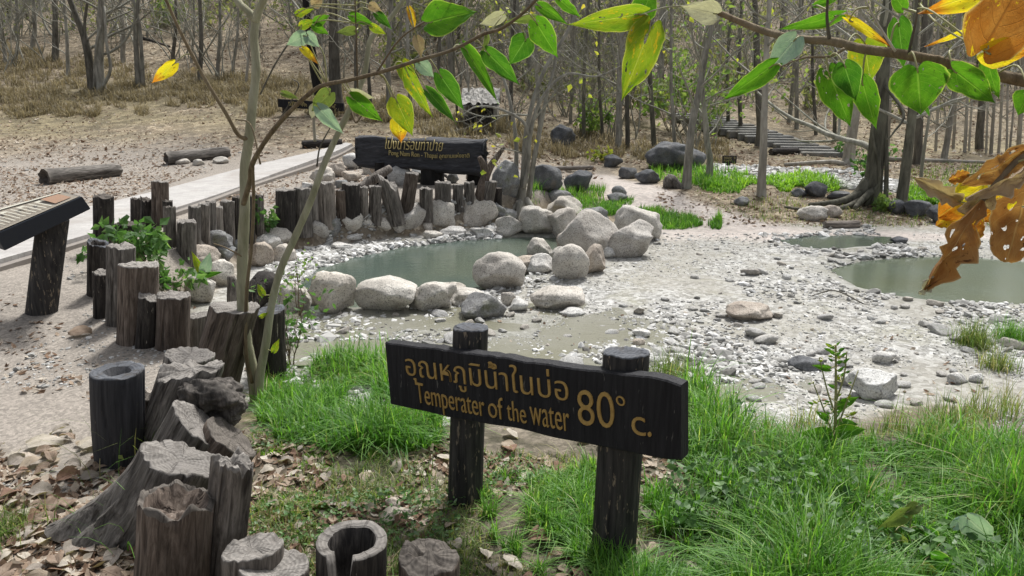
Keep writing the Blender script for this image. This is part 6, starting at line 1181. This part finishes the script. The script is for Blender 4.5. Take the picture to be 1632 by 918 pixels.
litter(160, 0, 330, 400, 640, lambda x, y, px, py: (side(x, y) > -.2) & (noise(x * 2, y * 2, 0, 183) > .1) & ~((x < -3.5) & (x > -4.6)), .02, .06)
def litter_far(n, keep, y0, y1, smin, smax): P = rand_far(n, keep, y0, y1); s = rng.uniform(smin, smax, len(P))[:, None] * np.array([1, .8, 1.]) * rng.uniform(.7, 1.2, (len(P), 3)); scatter('leaf_litter', P, tv, tf, s, [M['litter']], .35, jit=.08, lift=.12)
litter_far(26000, lambda x, y, px, py: (noise(x * .5, y * .5, 0, 184) > -.5) & ((x > -1) | (y > 23) | (rng.random(x.shape) < .35)), 13, 60, .05, .13)
litter_far(7000, lambda x, y, px, py: (px < 600) & (py > 140) & ~((x < -3.45) & (x > -4.7)) & (noise(x * 1.1, y * 1.1, 0, 186) > -.2), 9, 20, .025, .07)
litter(2600, -30, 560, 150, 330, lambda x, y, px, py: (side(x, y) > .3) & ~((x < -3.45) & (x > -4.7)), .03, .09)
litter(90, 100, 560, 235, 420, lambda x, y, px, py: (x > -4.6) & (x < -3.4), .02, .06)
litter(1600, 1040, 1640, 295, 366, lambda x, y, px, py: y > 9.6, .04, .09)
litter(260, 470, 1640, 480, 680, lambda x, y, px, py: (y > 3.7) & (inpool(x, y) < -.05) & (side(x, y) < -.1), .02, .06)

Pw = rand_ground(650, 1040, 1660, 640, 960, lambda x, y, px, py: (polyd([(1085, 640), (1100, 605), (1200, 690), (1420, 710), (1660, 740), (1680, 1000), (1180, 1000), (1060, 860), (1060, 720)], px, py) > 5) & (noise(x * 2.5, y * 2.5, 0, 191) > .05)); Pw[:, 2] += rng.uniform(.03, .17, len(Pw))
M['weedleaf'] = m_attr('weed_leaves', [(0, (.04, .10, .025)), (.5, (.08, .18, .045)), (.85, (.15, .27, .08)), (1, (.24, .34, .20))], .5, .4, .35)
scatter('broadleaf_ground_cover', Pw, tv, tf, rng.uniform(.02, .06, len(Pw))[:, None] * np.array([1, .9, 1.]) * np.ones((len(Pw), 3)), [M['weedleaf']], .5, jit=.06)
Pw = rand_ground(1300, 400, 1000, 575, 880, lambda x, y, px, py: (side(x, y) < 0) & (noise(x * 3, y * 3, 0, 192) > .12) & (y < 4.)); Pw[:, 2] += rng.uniform(.01, .07, len(Pw))
scatter('broadleaf_ground_cover', Pw, tv, tf, rng.uniform(.012, .03, len(Pw))[:, None] * np.array([1, .9, 1.]) * np.ones((len(Pw), 3)), [M['weedleaf']], .5, jit=.06, attrv=.35 + .65 * rng.random(len(Pw)))
